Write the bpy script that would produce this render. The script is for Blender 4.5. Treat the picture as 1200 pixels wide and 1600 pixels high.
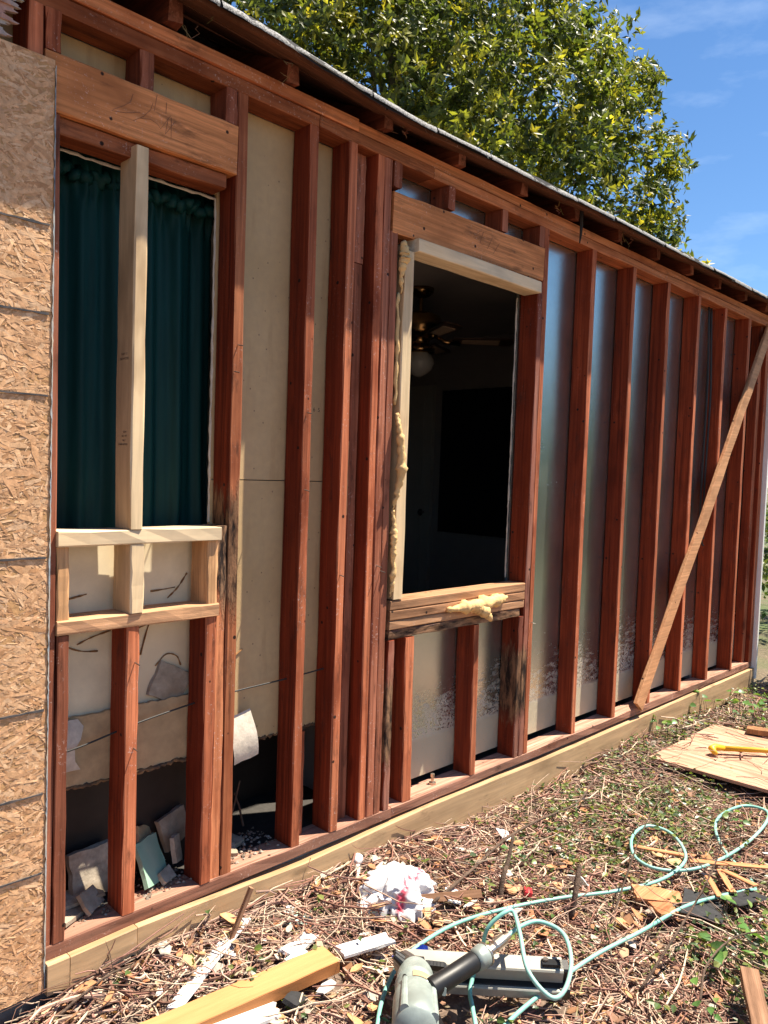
import bpy, math, random
from mathutils import Vector, Matrix, noise
R = math.radians
random.seed(7)
for o in list(bpy.data.objects):
    bpy.data.objects.remove(o)
scene = bpy.context.scene
COL = scene.collection

# ------------------------------------------------------------------ camera
CAM = Vector((0.0, -1.980, 1.257))
YAW, PITCH, ROLL = R(45.836), R(-2.906), R(1.954)
fw = Vector((math.sin(YAW)*math.cos(PITCH), math.cos(YAW)*math.cos(PITCH), math.sin(PITCH)))
r0 = fw.cross(Vector((0, 0, 1))).normalized(); u0 = r0.cross(fw)
rt = math.cos(ROLL)*r0 + math.sin(ROLL)*u0
up = rt.cross(fw)
cam = bpy.data.cameras.new("camera"); camo = bpy.data.objects.new("camera", cam); COL.objects.link(camo)
camo.matrix_world = Matrix((rt, up, -fw)).transposed().to_4x4()
camo.location = CAM
cam.sensor_fit = 'VERTICAL'; cam.sensor_height = 36; cam.lens = 36*1234.86/1600
cam.clip_start = .05; cam.clip_end = 2000
scene.camera = camo

# ------------------------------------------------------------------ light
SUN_EL, SUN_AZ = R(66), R(29)          # azimuth measured from +x towards -y (the wall runs along x)
sd = Vector((math.cos(SUN_EL)*math.cos(SUN_AZ), -math.cos(SUN_EL)*math.sin(SUN_AZ), math.sin(SUN_EL)))
sun = bpy.data.lights.new("sun", 'SUN'); sun.energy = 5.0; sun.angle = R(.53); sun.color = (1, .90, .75)
suno = bpy.data.objects.new("sun", sun); COL.objects.link(suno)
suno.rotation_euler = sd.to_track_quat('Z', 'Y').to_euler(); suno.location = (3, -4, 9)
world = bpy.data.worlds.new("World"); scene.world = world; world.use_nodes = True
wt = world.node_tree; wt.nodes.clear()
wo = wt.nodes.new('ShaderNodeOutputWorld'); bg = wt.nodes.new('ShaderNodeBackground'); bg.inputs['Strength'].default_value = .064
sky = wt.nodes.new('ShaderNodeTexSky'); sky.sky_type = 'NISHITA'; sky.sun_disc = False
sky.sun_elevation = SUN_EL; sky.sun_rotation = math.atan2(sd.x, sd.y)
sky.air_density = 1.0; sky.dust_density = .15; sky.ozone_density = 5.0; sky.altitude = 300
tc = wt.nodes.new('ShaderNodeTexCoord'); mp = wt.nodes.new('ShaderNodeMapping')
mp.inputs['Rotation'].default_value = (R(12), R(8), R(30)); mp.inputs['Scale'].default_value = (1.3, 5.0, 14.0)
nz = wt.nodes.new('ShaderNodeTexNoise'); nz.inputs['Scale'].default_value = 1.6; nz.inputs['Detail'].default_value = 7; nz.inputs['Roughness'].default_value = .55
rp = wt.nodes.new('ShaderNodeMapRange'); rp.inputs['From Min'].default_value = .52; rp.inputs['From Max'].default_value = .85; rp.inputs['To Max'].default_value = .30
mx = wt.nodes.new('ShaderNodeMix'); mx.data_type = 'RGBA'; mx.inputs['B'].default_value = (6.5, 7.6, 9.0, 1)
wt.links.new(tc.outputs['Generated'], mp.inputs[0]); wt.links.new(mp.outputs[0], nz.inputs['Vector'])
wt.links.new(nz.outputs['Fac'], rp.inputs['Value']); wt.links.new(rp.outputs[0], mx.inputs['Factor'])
hs = wt.nodes.new('ShaderNodeHueSaturation'); hs.inputs['Saturation'].default_value = 1.12; wt.links.new(sky.outputs[0], hs.inputs['Color']); wt.links.new(hs.outputs[0], mx.inputs['A']); wt.links.new(mx.outputs['Result'], bg.inputs[0]); wt.links.new(bg.outputs[0], wo.inputs[0])
scene.view_settings.view_transform = 'Standard'; scene.view_settings.look = 'None'
scene.view_settings.gamma = 1; scene.view_settings.exposure = 1.42; scene.view_settings.use_curve_mapping = False
scene.cycles.max_bounces = 6; scene.cycles.diffuse_bounces = 3; scene.cycles.glossy_bounces = 3; scene.cycles.transparent_max_bounces = 8

# ------------------------------------------------------------------ helpers
class MB:
    def __init__(s): s.v = []; s.f = []; s.c = []; s.m = []
    def face(s, ids, c=None, m=0): s.f.append(ids); s.c.append(c); s.m.append(m)
    def add(s, verts, faces, c=None, m=0):
        b = len(s.v); s.v.extend(verts)
        for f in faces: s.f.append([b+i for i in f]); s.c.append(c); s.m.append(m)
    def box(s, x0, x1, y0, y1, z0, z1, c=None, m=0):
        s.add([(x0,y0,z0),(x1,y0,z0),(x1,y1,z0),(x0,y1,z0),(x0,y0,z1),(x1,y0,z1),(x1,y1,z1),(x0,y1,z1)],
              [(0,3,2,1),(4,5,6,7),(0,1,5,4),(1,2,6,5),(2,3,7,6),(3,0,4,7)], c, m)
    def tube(s, pts, rad, sides=6, c=None, cap=True, m=0):
        n = len(pts); b = len(s.v)
        pv = [Vector(p) for p in pts]; ref = None
        for i, p in enumerate(pv):
            t = (pv[min(i+1, n-1)]-pv[max(i-1, 0)])
            if t.length < 1e-9: t = Vector((0, 0, 1))
            t.normalize()
            if ref is None: ref = t.orthogonal().normalized()
            else:
                ref = ref - t*ref.dot(t)
                ref = ref.normalized() if ref.length > 1e-6 else t.orthogonal().normalized()
            bn = t.cross(ref); rr = rad[i] if isinstance(rad, (list, tuple)) else rad
            for k in range(sides):
                a = 2*math.pi*k/sides
                s.v.append(tuple(p + (ref*math.cos(a)+bn*math.sin(a))*rr))
        for i in range(n-1):
            for k in range(sides):
                k2 = (k+1) % sides
                s.face((b+i*sides+k, b+i*sides+k2, b+(i+1)*sides+k2, b+(i+1)*sides+k), c, m)
        if cap:
            s.face(tuple(b+k for k in reversed(range(sides))), c, m)
            s.face(tuple(b+(n-1)*sides+k for k in range(sides)), c, m)
    def build(s, name, mat, parent=None, origin=None, smooth=False):
        me = bpy.data.meshes.new(name)
        o3 = Vector(origin) if origin is not None else Vector((0, 0, 0))
        me.from_pydata([tuple(Vector(v)-o3) for v in s.v] if origin is not None else s.v, [], s.f)
        mats = mat if isinstance(mat, (list, tuple)) else [mat]
        for m in mats: me.materials.append(m)
        if len(mats) > 1: me.polygons.foreach_set('material_index', s.m)
        if any(c is not None for c in s.c):
            at = me.color_attributes.new('Col', 'FLOAT_COLOR', 'CORNER'); buf = []
            for f, c in zip(s.f, s.c):
                c = c or (1, 1, 1); buf.extend((c[0], c[1], c[2], 1.0)*len(f))
            at.data.foreach_set('color', buf)
        if smooth: me.polygons.foreach_set('use_smooth', [True]*len(me.polygons))
        me.update()
        o = bpy.data.objects.new(name, me); COL.objects.link(o); o.location = o3
        if parent: o.parent = parent; o.matrix_parent_inverse = Matrix.Identity(4); o.location = o3 - wloc(parent)
        return o
def wloc(o):
    l = Vector(o.location)
    while o.parent: o = o.parent; l = l + Vector(o.location)
    return l
def tag(o, label=None, cat=None, group=None, kind=None):
    if label: o['label'] = label
    if cat: o['category'] = cat
    if group: o['group'] = group
    if kind: o['kind'] = kind
    return o
def empty(name, loc, label, cat, group=None):
    o = bpy.data.objects.new(name, None); COL.objects.link(o); o.location = loc; o.empty_display_size = .1
    return tag(o, label, cat, group)
def lerp(a, b, t): return a+(b-a)*t
def table(x, pts):
    if x <= pts[0][0]: return pts[0][1]
    for (a, va), (b, vb) in zip(pts, pts[1:]):
        if x <= b: return lerp(va, vb, (x-a)/(b-a))
    return pts[-1][1]
def catmull(pts, k=8):
    P = [Vector(p) for p in pts]; P = [2*P[0]-P[1]]+P+[2*P[-1]-P[-2]]; out = []
    for i in range(1, len(P)-2):
        for j in range(k):
            t = j/k; a, b, c, d = P[i-1], P[i], P[i+1], P[i+2]
            out.append(.5*((2*b)+(c-a)*t+(2*a-5*b+4*c-d)*t*t+(3*b-a-3*c+d)*t**3))
    out.append(P[-2]); return out
def rnd(a, b): return random.uniform(a, b)

# ------------------------------------------------------------------ materials
class NT:
    def __init__(s, name):
        s.mat = bpy.data.materials.new(name); s.mat.use_nodes = True; s.t = s.mat.node_tree; s.t.nodes.clear()
        s.out = s.t.nodes.new('ShaderNodeOutputMaterial'); s.b = s.t.nodes.new('ShaderNodeBsdfPrincipled')
        s.t.links.new(s.b.outputs[0], s.out.inputs[0]); s.tc = s.t.nodes.new('ShaderNodeTexCoord')
    def L(s, a, b): s.t.links.new(a, b)
    def n(s, typ, **kw):
        x = s.t.nodes.new(typ)
        for k, v in kw.items():
            if k in x.inputs: x.inputs[k].default_value = v
            else: setattr(x, k, v)
        return x
    def co(s, scale=(1, 1, 1), rnd_off=True, src='Object', rot=(0, 0, 0)):
        v = s.tc.outputs[src]
        if rnd_off:
            oi = s.n('ShaderNodeObjectInfo'); m = s.n('ShaderNodeVectorMath', operation='SCALE'); m.inputs[0].default_value = (13.1, 7.7, 29.3)
            s.L(oi.outputs['Random'], m.inputs['Scale']); a = s.n('ShaderNodeVectorMath', operation='ADD'); s.L(v, a.inputs[0]); s.L(m.outputs[0], a.inputs[1]); v = a.outputs[0]
        mp = s.n('ShaderNodeMapping', Scale=scale, Rotation=rot); s.L(v, mp.inputs['Vector']); return mp.outputs[0]
    def noise(s, vec, scale=1., detail=5, rough=.6, dist=0.):
        x = s.n('ShaderNodeTexNoise', Scale=scale, Detail=detail, Roughness=rough, Distortion=dist); s.L(vec, x.inputs['Vector']); return x.outputs['Fac']
    def vor(s, vec, scale=1., feature='F1'):
        x = s.n('ShaderNodeTexVoronoi', Scale=scale); x.feature = feature; s.L(vec, x.inputs['Vector']); return x.outputs['Distance']
    def rng(s, v, a, b, c=0., d=1., smooth=False):
        x = s.n('ShaderNodeMapRange'); x.clamp = True
        if smooth: x.interpolation_type = 'SMOOTHSTEP'
        x.inputs['From Min'].default_value = a; x.inputs['From Max'].default_value = b; x.inputs['To Min'].default_value = c; x.inputs['To Max'].default_value = d
        s.L(v, x.inputs['Value']); return x.outputs[0]
    def mix(s, f, a, b, mode='MIX'):
        x = s.n('ShaderNodeMix', data_type='RGBA', blend_type=mode)
        for k, v in (('Factor', f), ('A', a), ('B', b)):
            if hasattr(v, 'is_linked'): s.L(v, x.inputs[k])
            elif k == 'Factor': x.inputs[k].default_value = v
            else: x.inputs[k].default_value = (*v, 1) if len(v) == 3 else v
        return x.outputs['Result']
    def math(s, op, a, b=None):
        x = s.n('ShaderNodeMath', operation=op)
        for i, v in enumerate((a, b)):
            if v is None: continue
            if hasattr(v, 'is_linked'): s.L(v, x.inputs[i])
            else: x.inputs[i].default_value = v
        return x.outputs[0]
    def col(s): a = s.n('ShaderNodeAttribute'); a.attribute_name = 'Col'; return a.outputs['Color']
    def bump(s, h, strength=.3, dist=.003):
        x = s.n('ShaderNodeBump', Strength=strength, Distance=dist); s.L(h, x.inputs['Height']); s.L(x.outputs[0], s.b.inputs['Normal'])
    def base(s, c):
        if hasattr(c, 'is_linked'): s.L(c, s.b.inputs['Base Color'])
        else: s.b.inputs['Base Color'].default_value = (*c, 1)
    def set(s, **kw):
        for k, v in kw.items():
            k = k.replace('_', ' ')
            if hasattr(v, 'is_linked'): s.L(v, s.b.inputs[k])
            else: s.b.inputs[k].default_value = v
        return s.mat

def mul(c, k): return tuple(x*k for x in c)
def wood(name, axis, c0, c1, front=None, rot=None, specks=.35, holes=True, grain=1., rough=.8, knots=.5, bumpk=.35, con=.6):
    """sawn timber: grain along axis, broad stain, knots, nail holes, weathered outer (-y) face"""
    t = NT(name)
    def sc(a, l): return {'x': (l, a, a), 'y': (a, l, a), 'z': (a, a, l)}[axis]
    g = t.noise(t.co(sc(70*grain, 1.6)), 1., 6, .7, .4)
    g2 = t.noise(t.co(sc(14*grain, .7)), 1., 4, .6, .8)
    bl = t.noise(t.co(sc(5, 2.2)), 1., 4, .6)
    c = t.mix(t.rng(g, .34, .66), mul(c0, con), mul(c1, 1.12 if con < .7 else 1.03))
    c = t.mix(t.rng(g2, .38, .66), c, t.mix(.55, c, c0))
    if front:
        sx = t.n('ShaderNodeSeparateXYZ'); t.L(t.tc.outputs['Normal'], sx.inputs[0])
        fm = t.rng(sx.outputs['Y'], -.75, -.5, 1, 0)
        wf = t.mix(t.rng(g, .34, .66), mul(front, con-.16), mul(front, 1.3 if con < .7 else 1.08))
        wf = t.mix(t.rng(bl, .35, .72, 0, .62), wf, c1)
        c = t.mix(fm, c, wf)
    c = t.mix(t.rng(bl, .52, .72, 0, .65), c, mul(c0, .5))
    if front and specks:
        st = t.noise(t.co(sc(26, 6)), 1., 5, .7); c = t.mix(t.rng(st, .57, .70, 0, .8*min(1, specks*2.2)), c, (.035, .018, .013))
    kn = t.vor(t.co(sc(9, 2.4)), 1.)
    c = t.mix(t.rng(kn, .05, .13, knots, 0), c, mul(c0, .3))
    if holes:
        h = t.vor(t.co((13, 13, 13)), 1.); c = t.mix(t.rng(h, .065, .09, .95, 0), c, (.012, .009, .008))
    if specks:
        s1 = t.noise(t.co((1, 1, 1)), 110, 4, .7); s2 = t.noise(t.co((1, 1, 1)), 6, 3, .5)
        m = t.math('MULTIPLY', t.rng(s1, .60, .66), t.rng(s2, .46, .64, .0, specks*1.7))
        if front: m = t.math('MULTIPLY', m, t.math('ADD', t.math('MULTIPLY', fm, .88), .12))
        c = t.mix(m, c, (.62, .5, .44))
    hgt = g
    if rot:
        ge = t.n('ShaderNodeNewGeometry'); sp = t.n('ShaderNodeSeparateXYZ'); t.L(ge.outputs['Position'], sp.inputs[0])
        d = t.math('ABSOLUTE', t.math('SUBTRACT', sp.outputs['Z'], rot[0]))
        rn = t.noise(t.co(sc(40, 9)), 1., 5, .7)
        m = t.math('SUBTRACT', t.math('ADD', t.rng(d, 0, rot[1], 1, 0), rn), .5)
        m = t.rng(m, .3, .55)
        c = t.mix(m, c, t.mix(t.rng(rn, .4, .62), (.02, .013, .01), (.3, .17, .09)))
        hgt = t.math('ADD', g, t.math('MULTIPLY', m, t.math('MULTIPLY', rn, 5.)))
    oi = t.n('ShaderNodeObjectInfo'); rv = t.math('FRACT', t.math('MULTIPLY', oi.outputs['Random'], 17.3))
    lo_, hi_ = ((.68, .60, .58), (1.38, 1.38, 1.42)) if con < .7 else ((.9, .88, .86), (1.06, 1.06, 1.06))
    c = t.mix(1., c, t.mix(rv, lo_, hi_), 'MULTIPLY')
    t.base(c); t.bump(hgt, bumpk, .004)
    return t.set(Roughness=rough, Specular_IOR_Level=.18)
RED0, RED1, FRONT = (.150, .023, .008), (.275, .050, .016), (.50, .175, .082)
W = {}
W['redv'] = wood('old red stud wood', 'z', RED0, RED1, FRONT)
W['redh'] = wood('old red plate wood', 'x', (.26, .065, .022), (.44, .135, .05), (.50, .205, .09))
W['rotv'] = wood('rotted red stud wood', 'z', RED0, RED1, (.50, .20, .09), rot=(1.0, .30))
W['rotlow'] = wood('rotted trimmer wood', 'z', RED0, RED1, (.34, .16, .11), rot=(.33, .26))
W['roth'] = wood('rotted sill wood', 'x', (.10, .04, .03), (.2, .085, .06), (.2, .1, .075), rot=(.65, .04))
W['grey'] = wood('weathered brown stud wood', 'z', (.15, .034, .016), (.26, .068, .03), (.38, .15, .085))
W['hdr'] = wood('header wood', 'x', (.34, .11, .035), (.52, .20, .068), (.56, .225, .082), specks=.3, knots=.9)
W['sole'] = wood('sole plate wood', 'x', (.30, .155, .10), (.50, .30, .215), (.21, .09, .055), specks=.6)
W['sill'] = wood('tan sill wood', 'x', (.38, .2, .1), (.55, .33, .18), (.52, .29, .15), specks=.15)
W['tanv'] = wood('tan cripple wood', 'z', (.36, .19, .09), (.52, .31, .15), (.5, .28, .13), specks=.1)
W['newv'] = wood('new pine stud wood', 'z', (.54, .35, .185), (.70, .49, .28), (.80, .62, .38), specks=0, holes=False, grain=.45, knots=.55, bumpk=.12, con=.84)
W['newh'] = wood('new pine sill wood', 'x', (.66, .5, .32), (.82, .7, .5), (.76, .56, .33), specks=0, holes=False, grain=.5, bumpk=.12, con=.84)
W['lumber'] = wood('treated lumber', 'x', (.40, .25, .125), (.58, .40, .235), (.55, .375, .21), specks=.22, holes=False, grain=.4, bumpk=.15, knots=.5, con=.72)
W['brace'] = wood('brace wood', 'x', (.46, .215, .10), (.64, .35, .18), (.68, .36, .18), specks=.05, con=.74)
W['board'] = wood('orange pine board', 'x', (.56, .25, .10), (.66, .33, .145), (.48, .2, .07), specks=.02, holes=False, grain=.4, bumpk=.1, knots=.6, con=.84)
W['raf'] = wood('rafter wood', 'y', (.12, .03, .015), (.2, .06, .03), (.28, .12, .075))
W['shea'] = wood('sheathing plank', 'x', (.10, .04, .022), (.18, .075, .04), (.16, .07, .04))
W['scrap'] = wood('orange scrap wood', 'x', (.42, .17, .07), (.6, .29, .14), (.5, .23, .1), specks=.05)
W['lath'] = wood('brown lath', 'x', (.2, .11, .06), (.34, .2, .12), (.3, .17, .1), specks=.1)
W['grasp'] = wood('plywood face', 'y', (.50, .30, .19), (.64, .44, .31), (.6, .38, .2), specks=.2, holes=False, grain=.5)

def plain(name, c, rough=.7, var=.25, scale=20, bump=0., metal=0., spec=.4, bdist=.004, c2=None):
    t = NT(name); n1 = t.noise(t.co(), scale, 6, .65); n2 = t.noise(t.co(), scale*.17, 3, .6)
    cc = t.mix(t.rng(n1, .3, .7), mul(c, 1-var), mul(c, 1+var*.6))
    if c2: cc = t.mix(t.rng(n2, .42, .66), cc, c2)
    else: cc = t.mix(t.rng(n2, .35, .75, 0, .7), cc, mul(c, 1-var*.9))
    t.base(cc)
    if bump: t.bump(n1, bump, bdist)
    return t.set(Roughness=rough, Metallic=metal, Specular_IOR_Level=spec)
def vcol(name, rough=.8, spec=.3, trans=0., bump=0.):
    t = NT(name); n1 = t.noise(t.co(rnd_off=False), 60, 4, .6)
    c = t.mix(1., t.col(), t.mix(t.rng(n1, .3, .7), (.7, .7, .7), (1.15, 1.15, 1.15)), 'MULTIPLY'); t.base(c)
    if bump: t.bump(n1, bump, .004)
    t.set(Roughness=rough, Specular_IOR_Level=spec)
    if trans:
        tr = t.n('ShaderNodeBsdfTranslucent'); t.L(t.mix(1., c, (1.5, 1.45, .5), 'MULTIPLY'), tr.inputs[0]); ms = t.n('ShaderNodeMixShader'); ms.inputs[0].default_value = trans
        t.L(t.b.outputs[0], ms.inputs[1]); t.L(tr.outputs[0], ms.inputs[2]); t.L(ms.outputs[0], t.out.inputs[0])
    return t.mat
def beige():
    t = NT('beige drywall back paper'); v = t.co(rnd_off=False)
    n1 = t.noise(v, 3, 5, .6); n2 = t.noise(v, 45, 5, .6); s = t.vor(v, 26)
    c = t.mix(t.rng(n1, .3, .72), (.47, .315, .15), (.58, .41, .215)); c = t.mix(t.rng(n2, .3, .75, 0, .35), c, (.36, .26, .15))
    c = t.mix(t.rng(s, .05, .09, .7, 0), c, (.1, .06, .04)); dr = t.noise(t.co((9, 9, 1.1), False), 1., 5, .65); c = t.mix(t.rng(dr, .52, .70, 0, .5), c, (.27, .15, .06)); t.base(c); t.bump(n2, .2, .003); return t.set(Roughness=.72, Specular_IOR_Level=.3)
def foil():
    t = NT('foil faced drywall back'); v = t.co(rnd_off=False)
    ge = t.n('ShaderNodeNewGeometry'); sp = t.n('ShaderNodeSeparateXYZ'); t.L(ge.outputs['Position'], sp.inputs[0]); z = sp.outputs['Z']
    n1 = t.noise(v, 2.2, 4, .6); n2 = t.noise(v, 120, 4, .75); n3 = t.noise(t.co((1, 1, 3), False), 14, 5, .65)
    # white oxide bloom: dense near the floor, a thin band at the board seam
    lo = t.math('ADD', t.rng(z, .1, .75, .52, -.05), t.math('MULTIPLY', t.math('SUBTRACT', n1, .5), .55))
    band = t.rng(t.math('ABSOLUTE', t.math('SUBTRACT', z, 1.235)), .0, .05, .22, 0)
    m = t.rng(t.math('ADD', t.math('ADD', lo, band), t.math('MULTIPLY', t.math('SUBTRACT', n3, .5), .7)), .30, .42)
    m = t.math('MULTIPLY', m, t.rng(n2, .44, .56, 0, .85))
    spk = t.rng(t.vor(v, 30), .05, .08, .7, 0)
    seam = t.rng(t.math('ABSOLUTE', t.math('SUBTRACT', z, 1.205)), .002, .005, .8, 0)
    tape = t.rng(z, .17, .19, 1, 0)
    c = t.mix(t.rng(n1, .3, .7), (.47, .50, .46), (.59, .63, .58)); c = t.mix(m, c, (.60, .52, .40)); c = t.mix(spk, c, (.06, .06, .05)); c = t.mix(t.math('MULTIPLY', seam, .35), c, (.42, .40, .36))
    c = t.mix(t.math('MULTIPLY', tape, .75), c, (.5, .42, .27)); t.base(c)
    t.bump(t.math('ADD', t.noise(v, 190, 3, .6), t.math('MULTIPLY', n3, 1.5)), .10, .002)
    return t.set(Metallic=t.math('SUBTRACT', .93, t.math('ADD', t.math('MULTIPLY', m, .85), t.math('MULTIPLY', tape, .5))), Roughness=t.math('ADD', .19, t.math('ADD', t.math('MULTIPLY', m, .5), t.math('ADD', t.math('MULTIPLY', n1, .12), t.math('MULTIPLY', tape, .3)))))
def concrete(): return plain('foundation concrete', (.28, .26, .23), .9, .35, 30, .5)
def soil():
    t = NT('soil'); v = t.co(rnd_off=False); n1 = t.noise(v, 1.2, 6, .6); n2 = t.noise(v, 45, 6, .7)
    c = t.mix(t.rng(n2, .3, .7), (.075, .05, .037), (.24, .165, .12)); ge = t.n('ShaderNodeNewGeometry'); sp = t.n('ShaderNodeSeparateXYZ'); t.L(ge.outputs['Position'], sp.inputs[0])
    far = t.rng(sp.outputs['X'], 5.5, 8.0); c = t.mix(t.math('MULTIPLY', far, t.rng(n1, .3, .6)), c, (.07, .10, .03)); t.base(c); t.bump(n2, .8, .02); return t.set(Roughness=.95)
def shingle():
    t = NT('grey asphalt shingle'); v = t.co((1, 1, 1)); n = t.noise(v, 210, 3, .6); n2 = t.noise(v, 9, 4, .6)
    c = t.mix(t.rng(n, .38, .62), (.07, .069, .067), (.36, .355, .345)); c = t.mix(t.rng(n2, .5, .8, 0, .35), c, (.2, .2, .17)); t.base(c); t.bump(n, .6, .003); return t.set(Roughness=.9)
def fabric():
    t = NT('dark teal curtain cloth'); n = t.noise(t.co((60, 60, 4), False), 1, 4, .6)
    t.base(t.mix(t.rng(n, .3, .7), (.001, .027, .026), (.003, .043, .042))); return t.set(Roughness=.6, Specular_IOR_Level=.2)
M = dict(beige=beige(), foil=foil(), concrete=concrete(), soil=soil(), shingle=shingle(), curtain=fabric())
M['cream'] = plain('cream wall paint', (.86, .74, .50), .55, .12, 14, .05, c2=(.68, .55, .36))
M['paper'] = plain('torn drywall paper', (.50, .35, .19), .85, .3, 24, .3)
M['gyps'] = plain('gypsum', (.62, .55, .45), .9, .3, 40, .4)
M['mold'] = plain('crumbled mouldy plaster', (.22, .13, .06), .95, .6, 60, .8, c2=(.06, .04, .03))
M['root'] = plain('dead root', (.30, .15, .055), .85, .5, 60, .3)
M['tornsid'] = plain('torn painted siding', (.42, .24, .19), .9, .5, 50, .6, c2=(.38, .38, .34))
M['rubble'] = plain('dusty plaster', (.44, .375, .29), .95, .45, 34, .7, c2=(.24, .18, .12))
M['voidshade'] = plain('void shade brown', (.03, .02, .016), .6, .3, 20)  # near-black brown, shade of hollow spaces put into the colour
M['room'] = plain('shade darkened room paint', (.30, .29, .28), .8, .08, 8)  # greyed paint, dimness of the room put into the colour
M['roomceil'] = plain('shade darkened ceiling paint', (.42, .40, .39), .8, .08, 8)  # ceiling greyed as well, room shade carried by the colour
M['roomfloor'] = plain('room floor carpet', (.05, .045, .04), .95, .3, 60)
M['navy'] = plain('navy cloth', (.004, .005, .012), .9, .2, 20)
M['doorp'] = plain('door paint', (.40, .40, .36), .5, .08, 8)
M['black'] = plain('black plastic', (.012, .012, .013), .45, .3, 30, .1)
M['felt'] = plain('black roofing felt', (.028, .028, .03), .85, .5, 30, .4)
M['brass'] = plain('antique brass', (.45, .28, .12), .22, .2, 20, 0, 1.)
M['glassg'] = plain('frosted globe glass', (.42, .41, .37), .25, .05, 5)
M['blade'] = plain('dark fan blade', (.07, .035, .02), .3, .2, 20)
M['cane'] = plain('cane blade inset', (.5, .38, .27), .6, .2, 50)
M['foam'] = plain('yellow spray foam', (.72, .47, .2), .8, .25, 30, .5, bdist=.01)
M['osbcore'] = plain('osb core', (.55, .31, .135), .85, .3, 60, .4)
M['osb'] = vcol('osb strands', .75, .25, bump=.25)
M['seal'] = plain('blue grey edge sealer', (.24, .28, .31), .85, .45, 60, .3, c2=(.42, .36, .28))
M['ink'] = plain('dark printed ink', (.035, .038, .045), .8, .5, 90, c2=(.12, .1, .09))
M['stamp'] = plain('grade stamp ink', (.1, .07, .05), .8, .3, 90)
M['pencil'] = plain('pencil line', (.2, .09, .05), .8, .3, 60)
M['gun'] = plain('grey green cast housing', (.34, .40, .37), .42, .22, 40, .12, .2, .5, c2=(.22, .25, .23))
M['alu'] = plain('worn aluminium', (.38, .37, .32), .55, .3, 18, .05, .15, c2=(.27, .255, .22))
M['steel'] = plain('dirty steel', (.2, .18, .16), .42, .4, 30, .1, .8)
M['fit'] = plain('plated fitting', (.6, .5, .4), .3, .25, 30, 0, .9)
M['hose'] = plain('turquoise air hose', (.20, .48, .40), .42, .25, 14, .06, c2=(.27, .47, .42))
M['yellow'] = plain('yellow paint', (.75, .42, .02), .45, .2, 25, c2=(.6, .3, .02))
M['white'] = plain('white paint', (.76, .76, .76), .6, .15, 20, .15, c2=(.6, .58, .55))
M['trim'] = plain('white trim paint', (.8, .8, .77), .55, .08, 10)
M['teal'] = plain('pale green paint', (.40, .66, .56), .65, .2, 20, .15, c2=(.5, .66, .58))
M['sage'] = plain('dusty green board', (.17, .36, .26), .8, .25, 20, .2, c2=(.3, .4, .3))
M['red'] = plain('red plastic', (.55, .03, .04), .4, .2, 20)
M['blue'] = plain('blue foil wrapper', (.02, .05, .35), .25, .4, 40, .3, .4)
M['cable'] = plain('black cable', (.03, .028, .026), .6, .3, 20)
M['bark'] = plain('bark', (.13, .085, .06), .95, .45, 30, .8, bdist=.02)
M['tbark'] = plain('grey tree bark', (.16, .14, .115), .95, .4, 6, .8, bdist=.05)
M['twig'] = vcol('twigs', .85, .2)
M['leaf'] = vcol('leaves', .38, .5, .3)
M['mag'] = vcol('magnolia leaves', .45, .4, .45)
M['wire'] = plain('galvanised wire', (.5, .5, .5), .4, .1, 10, 0, .8)
def bagmat():
    t = NT('white plastic bag with red print'); n = t.noise(t.co(rnd_off=False), 30, 4, .6)
    sp = t.n('ShaderNodeSeparateXYZ'); t.L(t.tc.outputs['Object'], sp.inputs[0])
    d = t.math('ADD', t.math('MULTIPLY', sp.outputs['X'], 1.), t.math('MULTIPLY', sp.outputs['Y'], -.75))
    d2 = t.math('ADD', d, t.math('MULTIPLY', t.math('SUBTRACT', n, .5), .05))
    m = t.math('MULTIPLY', t.rng(t.math('ABSOLUTE', t.math('SUBTRACT', d2, .068)), .008, .024, .95, 0), t.rng(n, .42, .52))
    bc = t.mix(m, (.72, .72, .74), (.70, .06, .11)); t.base(bc); t.set(Roughness=.4)
    tr = t.n('ShaderNodeBsdfTranslucent'); t.L(bc, tr.inputs[0]); ms = t.n('ShaderNodeMixShader'); ms.inputs[0].default_value = .15
    t.L(t.b.outputs[0], ms.inputs[1]); t.L(tr.outputs[0], ms.inputs[2]); t.L(ms.outputs[0], t.out.inputs[0]); return t.mat
M['bag'] = bagmat()

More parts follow.
